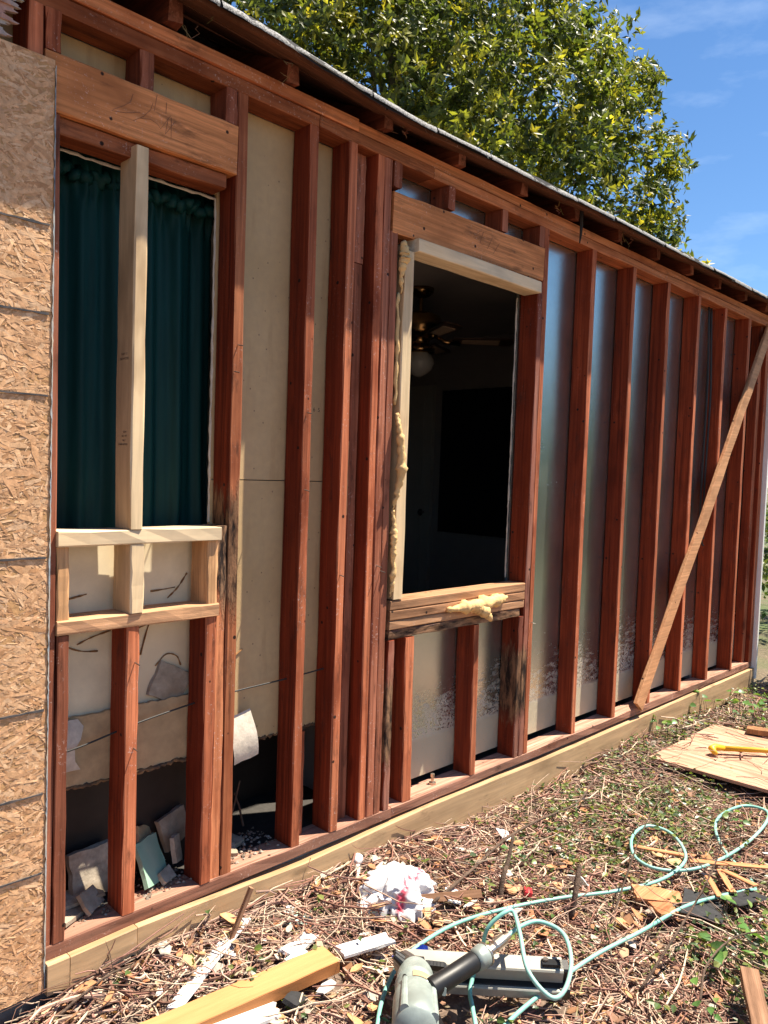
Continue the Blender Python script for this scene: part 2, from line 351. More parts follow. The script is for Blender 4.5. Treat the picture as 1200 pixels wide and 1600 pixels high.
# ------------------------------------------------------------------ members (sawn timber)
def member(name, x0, x1, y0, y1, z0, z1, mat, parent, n=10, wob=.0019, ch=.0034, sh=None, mtx=None, label=None, bow=.002):
    """chamfered, slightly uneven sawn timber; longest side gets n segments. sh=(dx,dy,dz) shears the far end."""
    d = (x1-x0, y1-y0, z1-z0); ax = max(range(3), key=lambda i: d[i]); a, b = [i for i in range(3) if i != ax]
    ch = min(ch, d[a]*.2, d[b]*.2); ha, hb, L = d[a]/2, d[b]/2, d[ax]
    cs = [(-ha+ch, -hb), (ha-ch, -hb), (ha, -hb+ch), (ha, hb-ch), (ha-ch, hb), (-ha+ch, hb), (-ha, hb-ch), (-ha, -hb+ch)]
    mb = MB(); ph = rnd(0, 6.28); bw = rnd(-bow, bow)
    n = max(2, min(n, int(L/.04)+1))
    for i in range(n+1):
        t = i/n; oa = bw*math.sin(math.pi*t+ph*.1)
        for (ca, cb) in cs:
            p = [0, 0, 0]; p[ax] = -L/2+L*t; p[a] = ca+oa+rnd(-wob, wob); p[b] = cb+rnd(-wob, wob)*.6
            if sh:
                for k in range(3): p[k] += sh[k]*(t-.5)
            mb.v.append(tuple(p))
    flip = ((a, b, ax) not in ((0, 1, 2), (1, 2, 0), (2, 0, 1)))
    def F(ids): mb.face(tuple(reversed(ids)) if flip else tuple(ids))
    for i in range(n):
        for k in range(8):
            k2 = (k+1) % 8; F((i*8+k, i*8+k2, (i+1)*8+k2, (i+1)*8+k))
    F(tuple(reversed(range(8)))); F(tuple(n*8+k for k in range(8)))
    c = Vector(((x0+x1)/2, (y0+y1)/2, (z0+z1)/2))
    if mtx: mb.v = [tuple(mtx @ Vector(v)) for v in mb.v]
    o = mb.build(name, mat, None); o.location = c
    if parent: o.parent = parent; o.location = c - wloc(parent)
    if label: o['label'] = label
    return o

# ================================================================== SETTING
def gz(x, y):
    z = -.235 + .014*math.sin(3.1*x+1)*math.cos(2.7*y) + .009*math.sin(7*x+3*y) + .006*math.sin(13*y-5*x)
    z += .075*math.exp(-((x-1.35)/.75)**2-((y+.02)/.22)**2) + .03*math.exp(-((y+.02)/.2)**2)*(1 if x > 0 else 0)
    return z
xs = [-400, -120, -40, -12, -4, -1]+[i*.08 for i in range(0, 101)]+[9, 11, 15, 25, 60, 150, 400]
ys = [-400, -120, -40, -15, -7, -4]+[-3+i*.08 for i in range(0, 46)]+[1.2, 4, 9, 20, 60, 150, 400]
mb = MB()
for y in ys:
    for x in xs: mb.v.append((x, y, gz(x, y) if (-1 <= x <= 9 and -4 <= y <= 1.2) else -.235))
nx = len(xs)
for j in range(len(ys)-1):
    for i in range(nx-1): mb.face((j*nx+i, j*nx+i+1, (j+1)*nx+i+1, (j+1)*nx+i))
tag(mb.build('ground', M['soil'], smooth=True), kind='structure')

# ------------------------------------------------------------------ the house
H = empty('house', (2.5, 0, -.24), 'house with its red stud wall stripped bare, seen from outside', 'house')
def part(name, mbx, mat, parent=H, origin=None, smooth=False, label=None):
    c = origin
    if c is None:
        lo = [min(v[i] for v in mbx.v) for i in range(3)]; hi = [max(v[i] for v in mbx.v) for i in range(3)]; c = [(lo[i]+hi[i])/2 for i in range(3)]
    o = mbx.build(name, mat, parent, c, smooth)
    if label: o['label'] = label
    return o
def boxpart(name, x0, x1, y0, y1, z0, z1, mat, parent=H, label=None):
    m = MB(); m.box(x0, x1, y0, y1, z0, z1); return part(name, m, mat, parent, label=label)
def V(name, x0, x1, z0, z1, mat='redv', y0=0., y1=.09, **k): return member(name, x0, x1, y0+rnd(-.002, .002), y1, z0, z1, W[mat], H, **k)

# foundation, sole plate, treated lumber band
boxpart('foundation_wall', -3, 5.82, .024, .22, -.6, -.04, M['concrete'])
x = -1.2
for xe in (2.13, 5.85):
    member('sole_plate', x, xe, 0, .092, -.04, 0, W['sole'], H, n=26, wob=.0022); x = xe+.002
topz = [(.8, -.038), (1.1, -.036), (1.7, -.06), (2.3, -.046), (3.2, -.058), (5.9, -.046)]
botz = [(.8, -.118), (1.1, -.124), (1.5, -.152), (1.73, -.174), (2.28, -.205), (5.9, -.205)]
for xa, xb in ((.836, .894), (.896, 1.086), (1.089, 5.86)):
    m = MB(); n = max(2, int((xb-xa)/.12))
    for i in range(n+1):
        xx = lerp(xa, xb, i/n); zt, zb = table(xx, topz)+rnd(-.001, .001), table(xx, botz)+rnd(-.001, .001)
        yf = -.02+(.0015 if xa > 1 else -.0015)
        m.v += [(xx, yf, zb), (xx, yf, zt-.003), (xx, yf+.003, zt), (xx, .022, zt), (xx, .022, zb)]
    for i in range(n):
        for k in range(5): m.face((i*5+k, (i+1)*5+k, (i+1)*5+(k+1) % 5, i*5+(k+1) % 5))
    m.face((0, 1, 2, 3, 4)); m.face(tuple(n*5+k for k in (4, 3, 2, 1, 0)))
    part('skirt_board', m, W['lumber'], label='pale treated board along the bottom of the wall' if xa > 1 else None)
# top plates
for xa, xb in ((-1.2, 1.682), (1.684, 2.245), (2.247, 5.86)): member('top_plate', xa, xb, 0, .09, 2.35, 2.389, W['redh'], H, n=20)
member('top_plate', -1.2, 1.85, -.006, .09, 2.391, 2.432, W['redh'], H, n=20)
member('top_plate', 1.853, 5.86, .006, .09, 2.391, 2.43, W['redh'], H, n=24)
# window 1 (left)
V('stud', .768, .807, 0, 2.35); V('cripple_stud', .812, .85, 2.252, 2.35)
V('trimmer_stud', .815, .853, 0, 2.108, 'grey', y0=.004)
member('header', .811, 1.371, -.002, .042, 2.11, 2.251, W['hdr'], H, n=10, label='wide tan header above the curtained window')
member('header', .811, 1.371, .044, .09, 2.11, 2.251, W['redh'], H, n=8)
member('header_plate', .855, 1.345, .014, .09, 2.066, 2.108, W['redh'], H, n=8)
for xa, xb in ((1.062, 1.1), (1.331, 1.369)): V('cripple_stud', xa, xb, 2.252, 2.35, 'grey')
V('stud', 1.373, 1.411, 0, 2.35, 'rotv', sh=(-.004, 0, 0), n=14, wob=.002)
V('trimmer_stud', 1.337, 1.373, 0, 1.08, 'rotv', y0=.004, wob=.003, n=12)
V('cripple_stud', 1.3, 1.336, 0, .81, 'redv'); V('cripple_stud', 1.05, 1.088, 0, .81); V('cripple_stud', .857, .89, 0, .808, 'grey')
member('window_sill', .856, 1.341, -.006, .086, .811, .849, W['sill'], H, n=8, wob=.002)
V('cripple_stud', .857, .889, .849, 1.037, 'tanv'); V('cripple_stud', 1.302, 1.338, .849, 1.037, 'tanv')
V('cripple_stud', 1.052, 1.092, .849, 1.037, 'newv', y0=-.012, label='short new pale stud between the two sills')
member('window_sill', .854, 1.341, -.012, .082, 1.038, 1.078, W['newh'], H, n=6, label='new pale sill under the green curtain')
nst = V('window_stud', 1.046, 1.084, 1.079, 2.094, 'newv', y0=-.016, y1=.075, sh=(-.002, 0, 0), label='new pale stud standing in front of the green curtain')
# bays between the windows
V('stud', 1.650, 1.687, 0, 2.35, n=14); V('stud', 1.818, 1.855, 0, 2.35, n=14)
V('nailer', 1.872, 1.945, 1.98, 2.35, 'grey', y0=.052); V('nailer', 1.905, 1.945, .0, 1.978, 'grey', y0=.054)
V('nailer_block', 1.86, 1.904, 1.10, 1.36, 'tanv', y0=.05); V('nailer_block', 1.86, 1.904, 0, .36, 'redv', y0=.05); V('nailer_block', 1.69, 1.745, 0, .36, 'redv', y0=.055)
for xa, xb, z1, mt in ((1.956, 1.991, 2.35, 'redv'), (1.9925, 2.03, 2.35, 'grey'), (2.0315, 2.068, 2.108, 'grey'), (2.0845, 2.118, .636, 'rotlow')):
    V('trimmer_stud' if z1 < 2.3 else 'stud', xa, xb, 0, z1, mt, sh=(-.008 if z1 > 1 else 0, 0, 0), n=14)
# window 2
member('header', 2.033, 2.993, -.002, .042, 2.111, 2.254, W['hdr'], H, n=12, sh=(0, 0, .016), label='wide knotty header above the open window')
member('header', 2.033, 2.993, .044, .09, 2.111, 2.254, W['redh'], H, n=8)
for xa in (2.033, 2.332, 2.677, 2.953): V('cripple_stud', xa, xa+.038, 2.262, 2.35, 'grey')
V('stud', 2.9955, 3.031, 0, 2.35, 'redv', n=14, wob=.002); V('trimmer_stud', 2.957, 2.994, 0, 2.11, 'rotlow', n=14, wob=.002)
member('window_head', 2.15, 2.953, -.022, .07, 2.057, 2.107, W['newh'], H, n=6, label='new pale head trim of the open window')
V('window_jamb', 2.094, 2.146, .79, 2.056, 'newv', y0=-.006, y1=.085, label='pale jamb beside the foam filled gap')
for i, (za, zb) in enumerate(((.749, .785), (.711, .747), (.676, .709))):
    member('window_sill', 2.086, 2.951, -.004+.001*i, .088, za, zb, W['sill'], H, n=8, wob=.0016)
member('window_sill', 2.087, 2.925, .002, .088, .638, .674, W['roth'], H, n=12, wob=.004)
V('cripple_stud', 2.186, 2.236, 0, .636, sh=(-.012, 0, 0)); V('cripple_stud', 2.602, 2.638, 0, .636, sh=(-.01, 0, 0)); V('cripple_stud', 2.921, 2.955, 0, .636, 'rotlow')
# right hand studs
for k in range(6): V('stud', 3.447+.4052*k-.037, 3.447+.4052*k, 0, 2.35, n=14, wob=.0018)
V('stud', 5.79, 5.845, 0, 2.35, n=10); V('corner_post', 5.735, 5.788, 0, 2.35, 'redv', y0=.03)
# diagonal brace across the right hand studs
a, b = Vector((4.085, -.014, .012)), Vector((5.78, -.014, 2.33)); dv = (b-a); L = dv.length
ang = math.atan2(dv.z, dv.x); mt = Matrix.Rotation(-ang, 4, 'Y')
m = member('diagonal_brace', -L/2, L/2, -.011, .011, -.046, .046, W['brace'], None, n=16, wob=.003, bow=.008)
for v in m.data.vertices: v.co = mt @ v.co
c = (a+b)/2; m.parent = H; m.location = c-wloc(H); m['label'] = 'diagonal brace board nailed across the right hand studs'
# white corner trim and return wall
boxpart('corner_trim', 5.848, 5.872, -.03, .12, -.12, 2.44, M['trim'], label='white corner trim board at the end of the wall')
for k in range(16):
    m = MB(); z0 = -.12+k*.16; m.add([(5.85, .122, z0), (5.868, .122, z0), (5.856, .122, z0+.158), (5.85, .122, z0+.158), (5.85, 7., z0), (5.868, 7., z0), (5.856, 7., z0+.158), (5.85, 7., z0+.158)], [(0, 1, 2, 3), (7, 6, 5, 4), (1, 5, 6, 2), (2, 6, 7, 3), (0, 4, 5, 1), (3, 7, 4, 0)])
    part('siding_board', m, M['trim'])

# drywall linings seen from behind
def panel(name, pts, y, mat, th=.012, label=None, sub=H):
    m = MB(); n = len(pts); m.v = [(px, y, pz) for px, pz in pts]+[(px, y+th, pz) for px, pz in pts]
    m.face(tuple(range(n))); m.face(tuple(n+i for i in reversed(range(n))))
    for i in range(n): j = (i+1) % n; m.face((i, n+i, n+j, j))
    return part(name, m, mat, sub, label=label)
def ragged(xa, xb, z, step=.012, amp=.003): 
    out = []; x = xa
    while x < xb: out.append((x, z+rnd(-amp, amp))); x += step*rnd(.6, 1.4)
    out.append((xb, z)); return out
panel('drywall_panel', ragged(1.40, 2.07, .362)+[(2.07, 1.215), (1.366, 1.215), (1.366, 1.03), (1.40, 1.03)], .093, M['beige'])
panel('drywall_panel', [(1.366, 1.218), (2.07, 1.218), (2.07, 2.35), (1.352, 2.35), (1.352, 2.075), (1.366, 2.075)], .093, M['beige'])
panel('drywall_panel', [(.4, 2.075), (1.35, 2.075), (1.35, 2.35), (.4, 2.35)], .093, M['beige'])
panel('drywall_panel', ragged(.5, 1.40, .366)+[(1.40, .56)]+list(reversed(ragged(.5, 1.395, .558, amp=.003))), .093, M['paper'])
panel('drywall_panel', [(.4, .52), (1.40, .52), (1.40, 1.04), (.4, 1.04)], .11, M['cream'])
panel('drywall_panel', [(2.07, .025), (2.16, .025), (2.16, 2.35), (2.07, 2.35)], .0935, M['foil'])
panel('drywall_panel', [(2.162, .025), (2.948, .025), (2.948, .66), (2.162, .66)], .0935, M['foil'])
panel('drywall_panel', [(2.162, 2.108), (2.948, 2.108), (2.948, 2.35), (2.162, 2.35)], .0935, M['foil'])
panel('drywall_panel', [(2.95, .028), (5.79, .015), (5.79, 2.35), (2.95, 2.35)], .0935, M['foil'])
# torn flap of paper hanging in the bay
m = MB()
for i in range(7):
    for j in range(4):
        u, v = i/6, j/3; m.v.append((1.43+.085*v+.02*u, .075-.03*math.sin(u*2.2)-.004*j, .46-.145*u+.02*v+rnd(-.003, .003)))
for i in range(6):
    for j in range(3): m.face((i*4+j, i*4+j+1, (i+1)*4+j+1, (i+1)*4+j))
part('torn_paper_flap', m, M['gyps'], smooth=True)
m = MB()
for i in range(6):
    for j in range(4):
        u, v = i/5, j/3; m.v.append((.895+.06*v+.014*math.sin(u*7), .085-.012*math.sin(u*3), .56-.15*u+rnd(-.006, .006)))
for i in range(5):
    for j in range(3): m.face((i*4+j, i*4+j+1, (i+1)*4+j+1, (i+1)*4+j))
part('torn_paper_flap', m, M['gyps'], smooth=True)
for pts_ in (((.89, .79), (.93, .755), (.975, .735), (1.02, .73)), ((1.12, .775), (1.16, .785), (1.21, .80), (1.26, .812)), ((1.15, .70), (1.17, .77), (1.19, .82)), ((.9, .875), (.94, .885), (.985, .893)), ((1.1, .985), (1.13, .985), (1.155, .98)), ((1.18, .885), (1.22, .887), (1.26, .89)), ((1.235, .86), (1.27, .89), (1.3, .93)), ((.96, .755), (1.0, .77), (1.06, .785)), ((1.2, .66), (1.235, .69), (1.27, .68), (1.285, .65)), ((1.42, .64), (1.46, .65), (1.5, .672))):
    m = MB(); q = catmull([(x, (.1075 if x < 1.4 else .0915)+rnd(-.001, .001), z) for x, z in pts_], 5); m.tube(q, [rnd(.0012, .0034) for _ in q], 5); part('dead_root', m, M['root'])
for xa, xb in ((.88, 1.30), (1.41, 1.65), (1.69, 1.82)):
    m = MB(); q = [(xa+(xb-xa)*i/40, .094+rnd(-.004, .003), .362+rnd(-.006, .004)) for i in range(41)]; m.tube(q, [rnd(.002, .008) for _ in q], 6); part('crumbled_edge', m, M['mold'])
# inner reveal edges of the openings (cut drywall)
def rag_strip(pts, name='cut_drywall_edge', r=.004):
    m = MB(); q = []
    for (p0, p1) in zip(pts, pts[1:]):
        k = max(2, int((Vector(p1)-Vector(p0)).length/.02))
        for i in range(k): q.append(tuple(Vector(p0).lerp(Vector(p1), i/k)+Vector((rnd(-.0015, .0015), 0, rnd(-.002, .002)))))
    q.append(pts[-1]); m.tube(q, [r*rnd(.7, 1.4) for _ in q], 5); part(name, m, M['gyps'])
rag_strip([(.857, .098, 2.06), (1.365, .098, 2.06), (1.365, .098, 1.085)]); rag_strip([(2.944, .1, 2.05), (2.942, .1, .8)], r=.003)

# OSB panel with its strands, printed lines and sealed edge
osb = MB(); osb.box(-1.0, .830, -.0135, -.003, -.105, 2.225)
osbo = part('osb_panel', osb, M['osbcore'], label='tan strand board sheathing at the left edge')
m = MB()
tones = [(.66, .375, .195), (.70, .43, .235), (.61, .34, .17), (.74, .48, .28), (.66, .385, .2), (.50, .265, .125), (.69, .41, .22)]
def flake(xc, zc, ln, wd, a, lift, tilt, col):
    ca, sa = math.cos(a), math.sin(a); n = 4; vs = []
    for i in range(n+1):
        t = i/n-.5; w = wd*(1-.35*abs(t)*2)*rnd(.75, 1.1); bend = rnd(-.0006, .0006)
        for sgn in (-1, 1):
            lx, lz = ln*t, w/2*sgn+rnd(-.001, .001)
            x, z = xc+lx*ca-lz*sa, zc+lx*sa+lz*ca
            vs.append((min(x, .8285), -.0138-lift-bend-tilt*sgn*.5-abs(t)*-.0004, min(max(z, -.104), 2.224)))
    m.add(vs, [(2*i, 2*i+2, 2*i+3, 2*i+1) for i in range(n)], col)
for i in range(15000):
    xc = .83-abs(random.triangular(0, 1.1, .0)); zc = rnd(-.11, 2.23)
    a = random.gauss(0, .55) if random.random() < .72 else rnd(-1.5, 1.5)
    c = mul(random.choice(tones), rnd(.92, 1.07))
    big = random.random() < .32
    flake(xc, zc, rnd(.035, .085) if big else rnd(.01, .04), rnd(.006, .016) if big else rnd(.002, .006), a, rnd(.0, .0008), rnd(-.0006, .0006), c)
st = part('wood_strand', m, M['osb'], osbo); st['kind'] = 'stuff'
for z in (1.829, 1.615, 1.416, 1.015, .63, .416, .21):
    m = MB(); q = [(-.9+i*.02, z+.012*math.sin(i*.03)*0+rnd(-.0006, .0006)) for i in range(87)]
    for i, (px, pz) in enumerate(q):
        w = .0030*rnd(.5, 1.15); m.v += [(px, -.0176, pz-w), (px, -.0176, pz+w), (px, -.0145, pz+w), (px, -.0145, pz-w)]
    for i in range(len(q)-1):
        for k in range(4): m.face((i*4+k, (i+1)*4+k, (i+1)*4+(k+1) % 4, i*4+(k+1) % 4))
    part('printed_line', m, M['ink'], osbo)
m = MB(); zz = -.104; rows = []
while zz < 2.224:
    rows.append(zz); zz += .012
for z in rows: m.v += [(.8335, -.003, z), (.832+rnd(0, .001), -.0155, z), (.8305-rnd(.0, .0035), -.0172, z)]
for i in range(len(rows)-1):
    for k in range(2): m.face((i*3+k, i*3+k+1, (i+1)*3+k+1, (i+1)*3+k))
part('sealed_edge', m, M['seal'], osbo)

# torn end of the old siding at the top left corner
for q in range(4):
    m = MB(); z0, z1 = 2.232+q*.034, 2.232+q*.034+.036; n = 14; yf = -.02-.006*q
    for i in range(n+1):
        t = i/n; z = lerp(z0, z1, t); xr = .708+.012*q+.012*math.sin(t*9+q)+rnd(-.009, .009)
        m.v += [(.3, yf, z), (xr, yf, z), (xr-rnd(0, .01), yf+.012, z), (.3, yf+.012, z)]
    for i in range(n):
        for k in range(4): m.face((i*4+k, i*4+(k+1) % 4, (i+1)*4+(k+1) % 4, (i+1)*4+k))
    m.face((3, 2, 1, 0)); m.face(tuple(n*4+k for k in range(4)))
    part('torn_siding', m, M['tornsid'])
# grade stamps and pencil marks
def text_part(txt, size, mtx, mat, parent, name='grade_stamp'):
    cu = bpy.data.curves.new('t', 'FONT'); cu.body = txt; cu.size = size; cu.extrude = .0001; cu.align_x = 'CENTER'
    to = bpy.data.objects.new('t', cu); COL.objects.link(to); bpy.context.view_layer.update()
    me = bpy.data.meshes.new_from_object(to.evaluated_get(bpy.context.evaluated_depsgraph_get())); bpy.data.objects.remove(to)
    me.name = name; me.materials.clear(); me.materials.append(mat); me.transform(mtx)
    o = bpy.data.objects.new(name, me); COL.objects.link(o); c = sum((v.co for v in me.vertices), Vector())/max(1, len(me.vertices)); me.transform(Matrix.Translation(-c))
    o.parent = parent; o.location = c-wloc(parent); return o
LF = Matrix(((0, 0, -1, 0), (-1, 0, 0, 0), (0, 1, 0, 0), (0, 0, 0, 1)))   # text lies on a stud's left (-x) face
for txt, s, y, z in (('S-DRY 12', .0085, .03, 1.548), ('THE WOOD', .009, .03, 1.535), ('S-P-F', .0085, .020, 1.338), ('KD  HT', .0085, .022, 1.327), ('No.2', .0075, .024, 1.316), ('STAND & STUD', .0075, .03, 1.305)):
    text_part(txt, s, Matrix.Translation((1.0438, y, z)) @ LF, M['stamp'], nst)
FF = Matrix(((1, 0, 0, 0), (0, 0, 1, 0), (0, 1, 0, 0), (0, 0, 0, 1)))
FT = Matrix(((1, 0, 0, 0), (0, 0, -1, 0), (0, 1, 0, 0), (0, 0, 0, 1)))
text_part('6  5', .02, Matrix.Translation((1.785, .0925, 1.455)) @ FT, M['stamp'], H, 'pencilled_number')
for s in (((.983, 2.164), (1.012, 2.183), (1.032, 2.2), (1.039, 2.223)), ((.98, 2.16), (1.02, 2.168), (1.06, 2.183)), ((1.04, 2.155), (1.07, 2.176), (1.09, 2.2), (1.096, 2.22)), ((1.06, 2.168), (1.09, 2.175), (1.11, 2.17), (1.12, 2.16)), ((1.12, 2.16), (1.15, 2.205)), ((1.134, 2.15), (1.142, 2.19)), ((1.134, 2.15), (1.165, 2.195)), ((1.152, 2.145), (1.152, 2.2)), ((1.1, 2.2), (1.108, 2.245)), ((1.135, 2.205), (1.137, 2.235))):
    m = MB(); m.tube([(px, -.0034, pz) for px, pz in s], .0006, 4); part('pencil_mark', m, M['pencil'])
for s in (((2.5, 2.2), (2.54, 2.225)), ((2.53, 2.17), (2.55, 2.22), (2.6, 2.24)), ((2.62, 2.15), (2.66, 2.2)), ((2.58, 2.16), (2.61, 2.21))):
    m = MB(); m.tube([(px, -.0034, pz+.006) for px, pz in s], .0006, 4); part('pencil_mark', m, M['pencil'])

# rafters and roof
roof = bpy.data.objects.new('roof', None); COL.objects.link(roof); roof.parent = H; roof.location = Vector((2.5, 0, 2.5))-wloc(H)
zr = [(.0, .035), (.6, .035), (1.36, .012), (2.0, -.028), (3.0, -.012), (4.4, -.008), (6, -.006)]
SL = .45
for k in range(-4, 13):
    xr = 1.163+.4122*k; dz = table(xr, zr)*.5
    m = MB(); yb = -.028+rnd(-.012, .006)
    cut = rnd(-.012, .012)
    x0, x1 = xr-.042, xr
    def zt(y): return 2.502+dz+SL*y
    ys_ = [yb, .0, .2, 1.0, 3.6]
    for y in ys_:
        zlow = max(2.434+dz*.4, zt(y)-.075) if y < .02 else zt(y)-.085
        m.v += [(x0+rnd(-.002, .002), y+(cut if y == yb else 0), zlow), (x1+rnd(-.002, .002), y, zlow+rnd(-.003, .003)), (x1, y+(cut*.5 if y == yb else 0), zt(y)), (x0, y, zt(y))]
    for i in range(len(ys_)-1):
        for q in range(4): m.face((i*4+q, i*4+(q+1) % 4, (i+1)*4+(q+1) % 4, (i+1)*4+q))
    m.face((3, 2, 1, 0))
    part('rafter', m, W['raf'], roof)
# sheathing planks
yy = -.122
for k in range(26):
    y1 = yy+.14; m = MB(); n = 44 if k == 0 else 12
    for i in range(n+1):
        xx = lerp(-1.3, 6.05, i/n); dz = table(xx, zr)*(1 if k < 2 else .5)
        e = rnd(-.004, .004) if k == 0 else 0
        for (y, t) in ((yy+e, 0), (y1-.004, 0), (y1-.004, .018), (yy+e, .018)): m.v.append((xx, y, 2.503+dz+SL*y+t+rnd(-.0012, .0012)))
    for i in range(n):
        for q in range(4): m.face((i*4+q, i*4+(q+1) % 4, (i+1)*4+(q+1) % 4, (i+1)*4+q))
    part('sheathing_plank', m, W['shea'], roof); yy = y1
# felt layers drooping at the edge, then the shingle courses
for layer in range(2):
    m = MB(); n = 110
    for i in range(n+1):
        xx = lerp(-1.3, 6.06, i/n); dz = table(xx, zr); w = .004*math.sin(xx*9+layer*2)+rnd(-.003, .003)
        for j, (y, z) in enumerate(((.25, .0), (-.09, .0), (-.135-w, -.004), (-.141-w, -.018-.008*layer+rnd(-.004, .004)))):
            m.v.append((xx, y, 2.524+dz+SL*max(y, -.12)+z+layer*.004))
    for i in range(n):
        for j in range(3): m.face((i*4+j, i*4+j+1, (i+1)*4+j+1, (i+1)*4+j))
    part('roofing_felt', m, M['felt'], roof)
for row in range(3):
    xx = -1.3+row*.11
    while xx < 6.0:
        wd = .305 if row else rnd(.24, .33)
        m = MB(); n = 8; yo = row*.13; dr = rnd(-.004, .004); rr = rnd(-.002, .003)
        for i in range(n+1):
            x = xx+wd*i/n-.003*(i == n); dz = table(x, zr); e = rnd(-.0015, .0015)+.004*math.sin(x*5)
            prof = ((.30, .006), (-.07, .006), (-.122, .003), (-.141+e, -.007), (-.149+e+dr, -.022+rr), (-.148+e+dr, -.027+rr)) if row == 0 else ((.30, .009), (.14, .008), (.0, .010), (-.04+e, .009), (-.06, .008), (-.061, .003))
            for (y, z) in prof: m.v.append((x, y+yo, 2.53+dz*(1 if row == 0 else .8)+SL*max(y+yo, -.12)+z+rnd(-.0006, .0006)+row*.003))
        for i in range(n):
            for j in range(5): m.face((i*6+j, i*6+j+1, (i+1)*6+j+1, (i+1)*6+j))
        part('shingle', m, M['shingle'], roof, smooth=True); xx += wd+.004
m = MB(); m.v = [(-1.3, .35, 2.71), (6.1, .35, 2.71), (6.1, 3.6, 3.85), (-1.3, 3.6, 3.85), (6.1, 7.3, 2.45), (-1.3, 7.3, 2.45), (-1.3, .35, 2.66), (6.1, .35, 2.66), (6.1, 3.6, 3.82), (-1.3, 3.6, 3.82), (6.1, 7.3, 2.42), (-1.3, 7.3, 2.42)]
m.f = [(0, 1, 2, 3), (3, 2, 4, 5), (9, 8, 7, 6), (11, 10, 8, 9), (0, 6, 7, 1), (4, 10, 11, 5)]; m.c = [None]*6; m.m = [0]*6
part('roof_surface', m, M['shingle'], roof)
m = MB(); m.v = [(6.05, .09, 2.4), (6.05, 7.1, 2.4), (6.05, 3.6, 3.78), (6.02, .09, 2.4), (6.02, 7.1, 2.4), (6.02, 3.6, 3.78)]; m.f = [(0, 1, 2), (5, 4, 3)]; m.c = [None]*2; m.m = [0]*2
part('gable_wall', m, M['trim'], roof)
m = MB(); m.v = [(-1.25, .09, 2.4), (-1.25, 7.1, 2.4), (-1.25, 3.6, 3.78)]; m.f = [(0, 1, 2)]; m.c = [None]; m.m = [0]
part('gable_wall', m, M['trim'], roof)
boxpart('attic_floor', -1.2, 5.8, .1, 6.5, 2.38, 2.40, M['voidshade'], roof)
# nest bits and a dangling felt strip under the eave
m = MB(); m.tube([(3.235, -.03, 2.49), (3.232, -.035, 2.42), (3.238, -.03, 2.37), (3.24, -.025, 2.335)], [.009, .008, .006, .003], 5); part('felt_strip', m, M['felt'], roof)
m = MB()
for (cx, cz) in ((1.53, 2.455), (1.2, 2.455), (2.02, 2.44), (3.04, 2.44), (3.7, 2.44)):
    for k in range(4):
        p = Vector((cx+rnd(-.06, .05), -.02, cz+rnd(-.02, .03))); q = [p]
        for _ in range(4): q.append(q[-1]+Vector((rnd(-.03, .03), rnd(-.012, .008), rnd(-.028, .022))))
        m.tube(q, rnd(.0006, .0014), 4, (rnd(.18, .34), rnd(.11, .22), rnd(.07, .13)))
o = part('nest_straw', m, M['twig'], roof); o['kind'] = 'stuff'

# interior
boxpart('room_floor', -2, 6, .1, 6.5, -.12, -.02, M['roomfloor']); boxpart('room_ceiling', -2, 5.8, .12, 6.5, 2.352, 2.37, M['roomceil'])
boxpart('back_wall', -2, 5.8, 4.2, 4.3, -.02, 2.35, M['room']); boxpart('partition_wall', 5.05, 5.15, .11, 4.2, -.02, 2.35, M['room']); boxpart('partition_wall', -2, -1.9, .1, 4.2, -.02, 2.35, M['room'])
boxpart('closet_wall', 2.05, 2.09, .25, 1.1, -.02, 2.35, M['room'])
boxpart('cavity_shade_sheet', .5, 1.47, .2, .215, -.02, .52, M['voidshade']); boxpart('cavity_shade_sheet', 1.47, 2.0, .45, .46, -.02, .52, M['voidshade'])  # dark sheets added in place of the shade inside the open wall cavity
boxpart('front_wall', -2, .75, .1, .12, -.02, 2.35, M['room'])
dr = boxpart('interior_door', 5.008, 5.048, 2.36, 3.12, -.02, 1.99, M['doorp'], label='pale interior door deep in the dark room')
for z in (.25, 1.15):
    for y in (2.45, 2.78): boxpart('door_panel', 4.999, 5.007, y, y+.25, z, z+.7, M['doorp'], dr)
m = MB(); m.tube([(5.005, 2.42, .93), (4.975, 2.42, .93)], .012, 8); m.tube([(4.98, 2.42, .93), (4.965, 2.42, .93), (4.945, 2.42, .93)], [.02, .03, .012], 10); part('door_knob', m, M['black'], dr)
# spray foam in the gap beside the jamb and on the sill
def blob_strip(pts, rad, name='spray_foam', label=None, jit=.5):
    m = MB(); q = catmull(pts, 10); n = len(q)
    q = [p+Vector((rnd(-.003, .003), rnd(-.003, .003), 0)) for p in q]
    rads = [max(.0015, table(i/(n-1), rad)*(1+jit*noise.noise(Vector((i*.45, len(pts), 0))))*rnd(.85, 1.15)) for i in range(n)]
    m.tube(q, rads, 9)
    m.v = [tuple(Vector(v)+noise.noise_vector(Vector(v)*60)*.004) for v in m.v]
    o = part(name, m, M['foam'], smooth=True, label=label); return o
blob_strip([(2.082, -.006, 2.08), (2.09, -.01, 2.03), (2.078, -.008, 1.98), (2.088, -.002, 1.90)], [(0, .012), (.4, .02), (1, .003)])
blob_strip([(2.084, -.006, 1.47), (2.088, -.02, 1.38), (2.098, -.024, 1.28), (2.086, -.016, 1.18), (2.08, -.004, 1.12)], [(0, .006), (.2, .012), (.5, .018), (.8, .009), (1, .002)], label='yellow foam squeezed out beside the window jamb')
blob_strip([(2.08, -.004, 1.12), (2.084, -.01, 1.04), (2.08, -.014, .97), (2.086, -.01, .88), (2.08, -.004, .80)], [(0, .004), (.3, .012), (.6, .009), (.8, .011), (1, .003)])
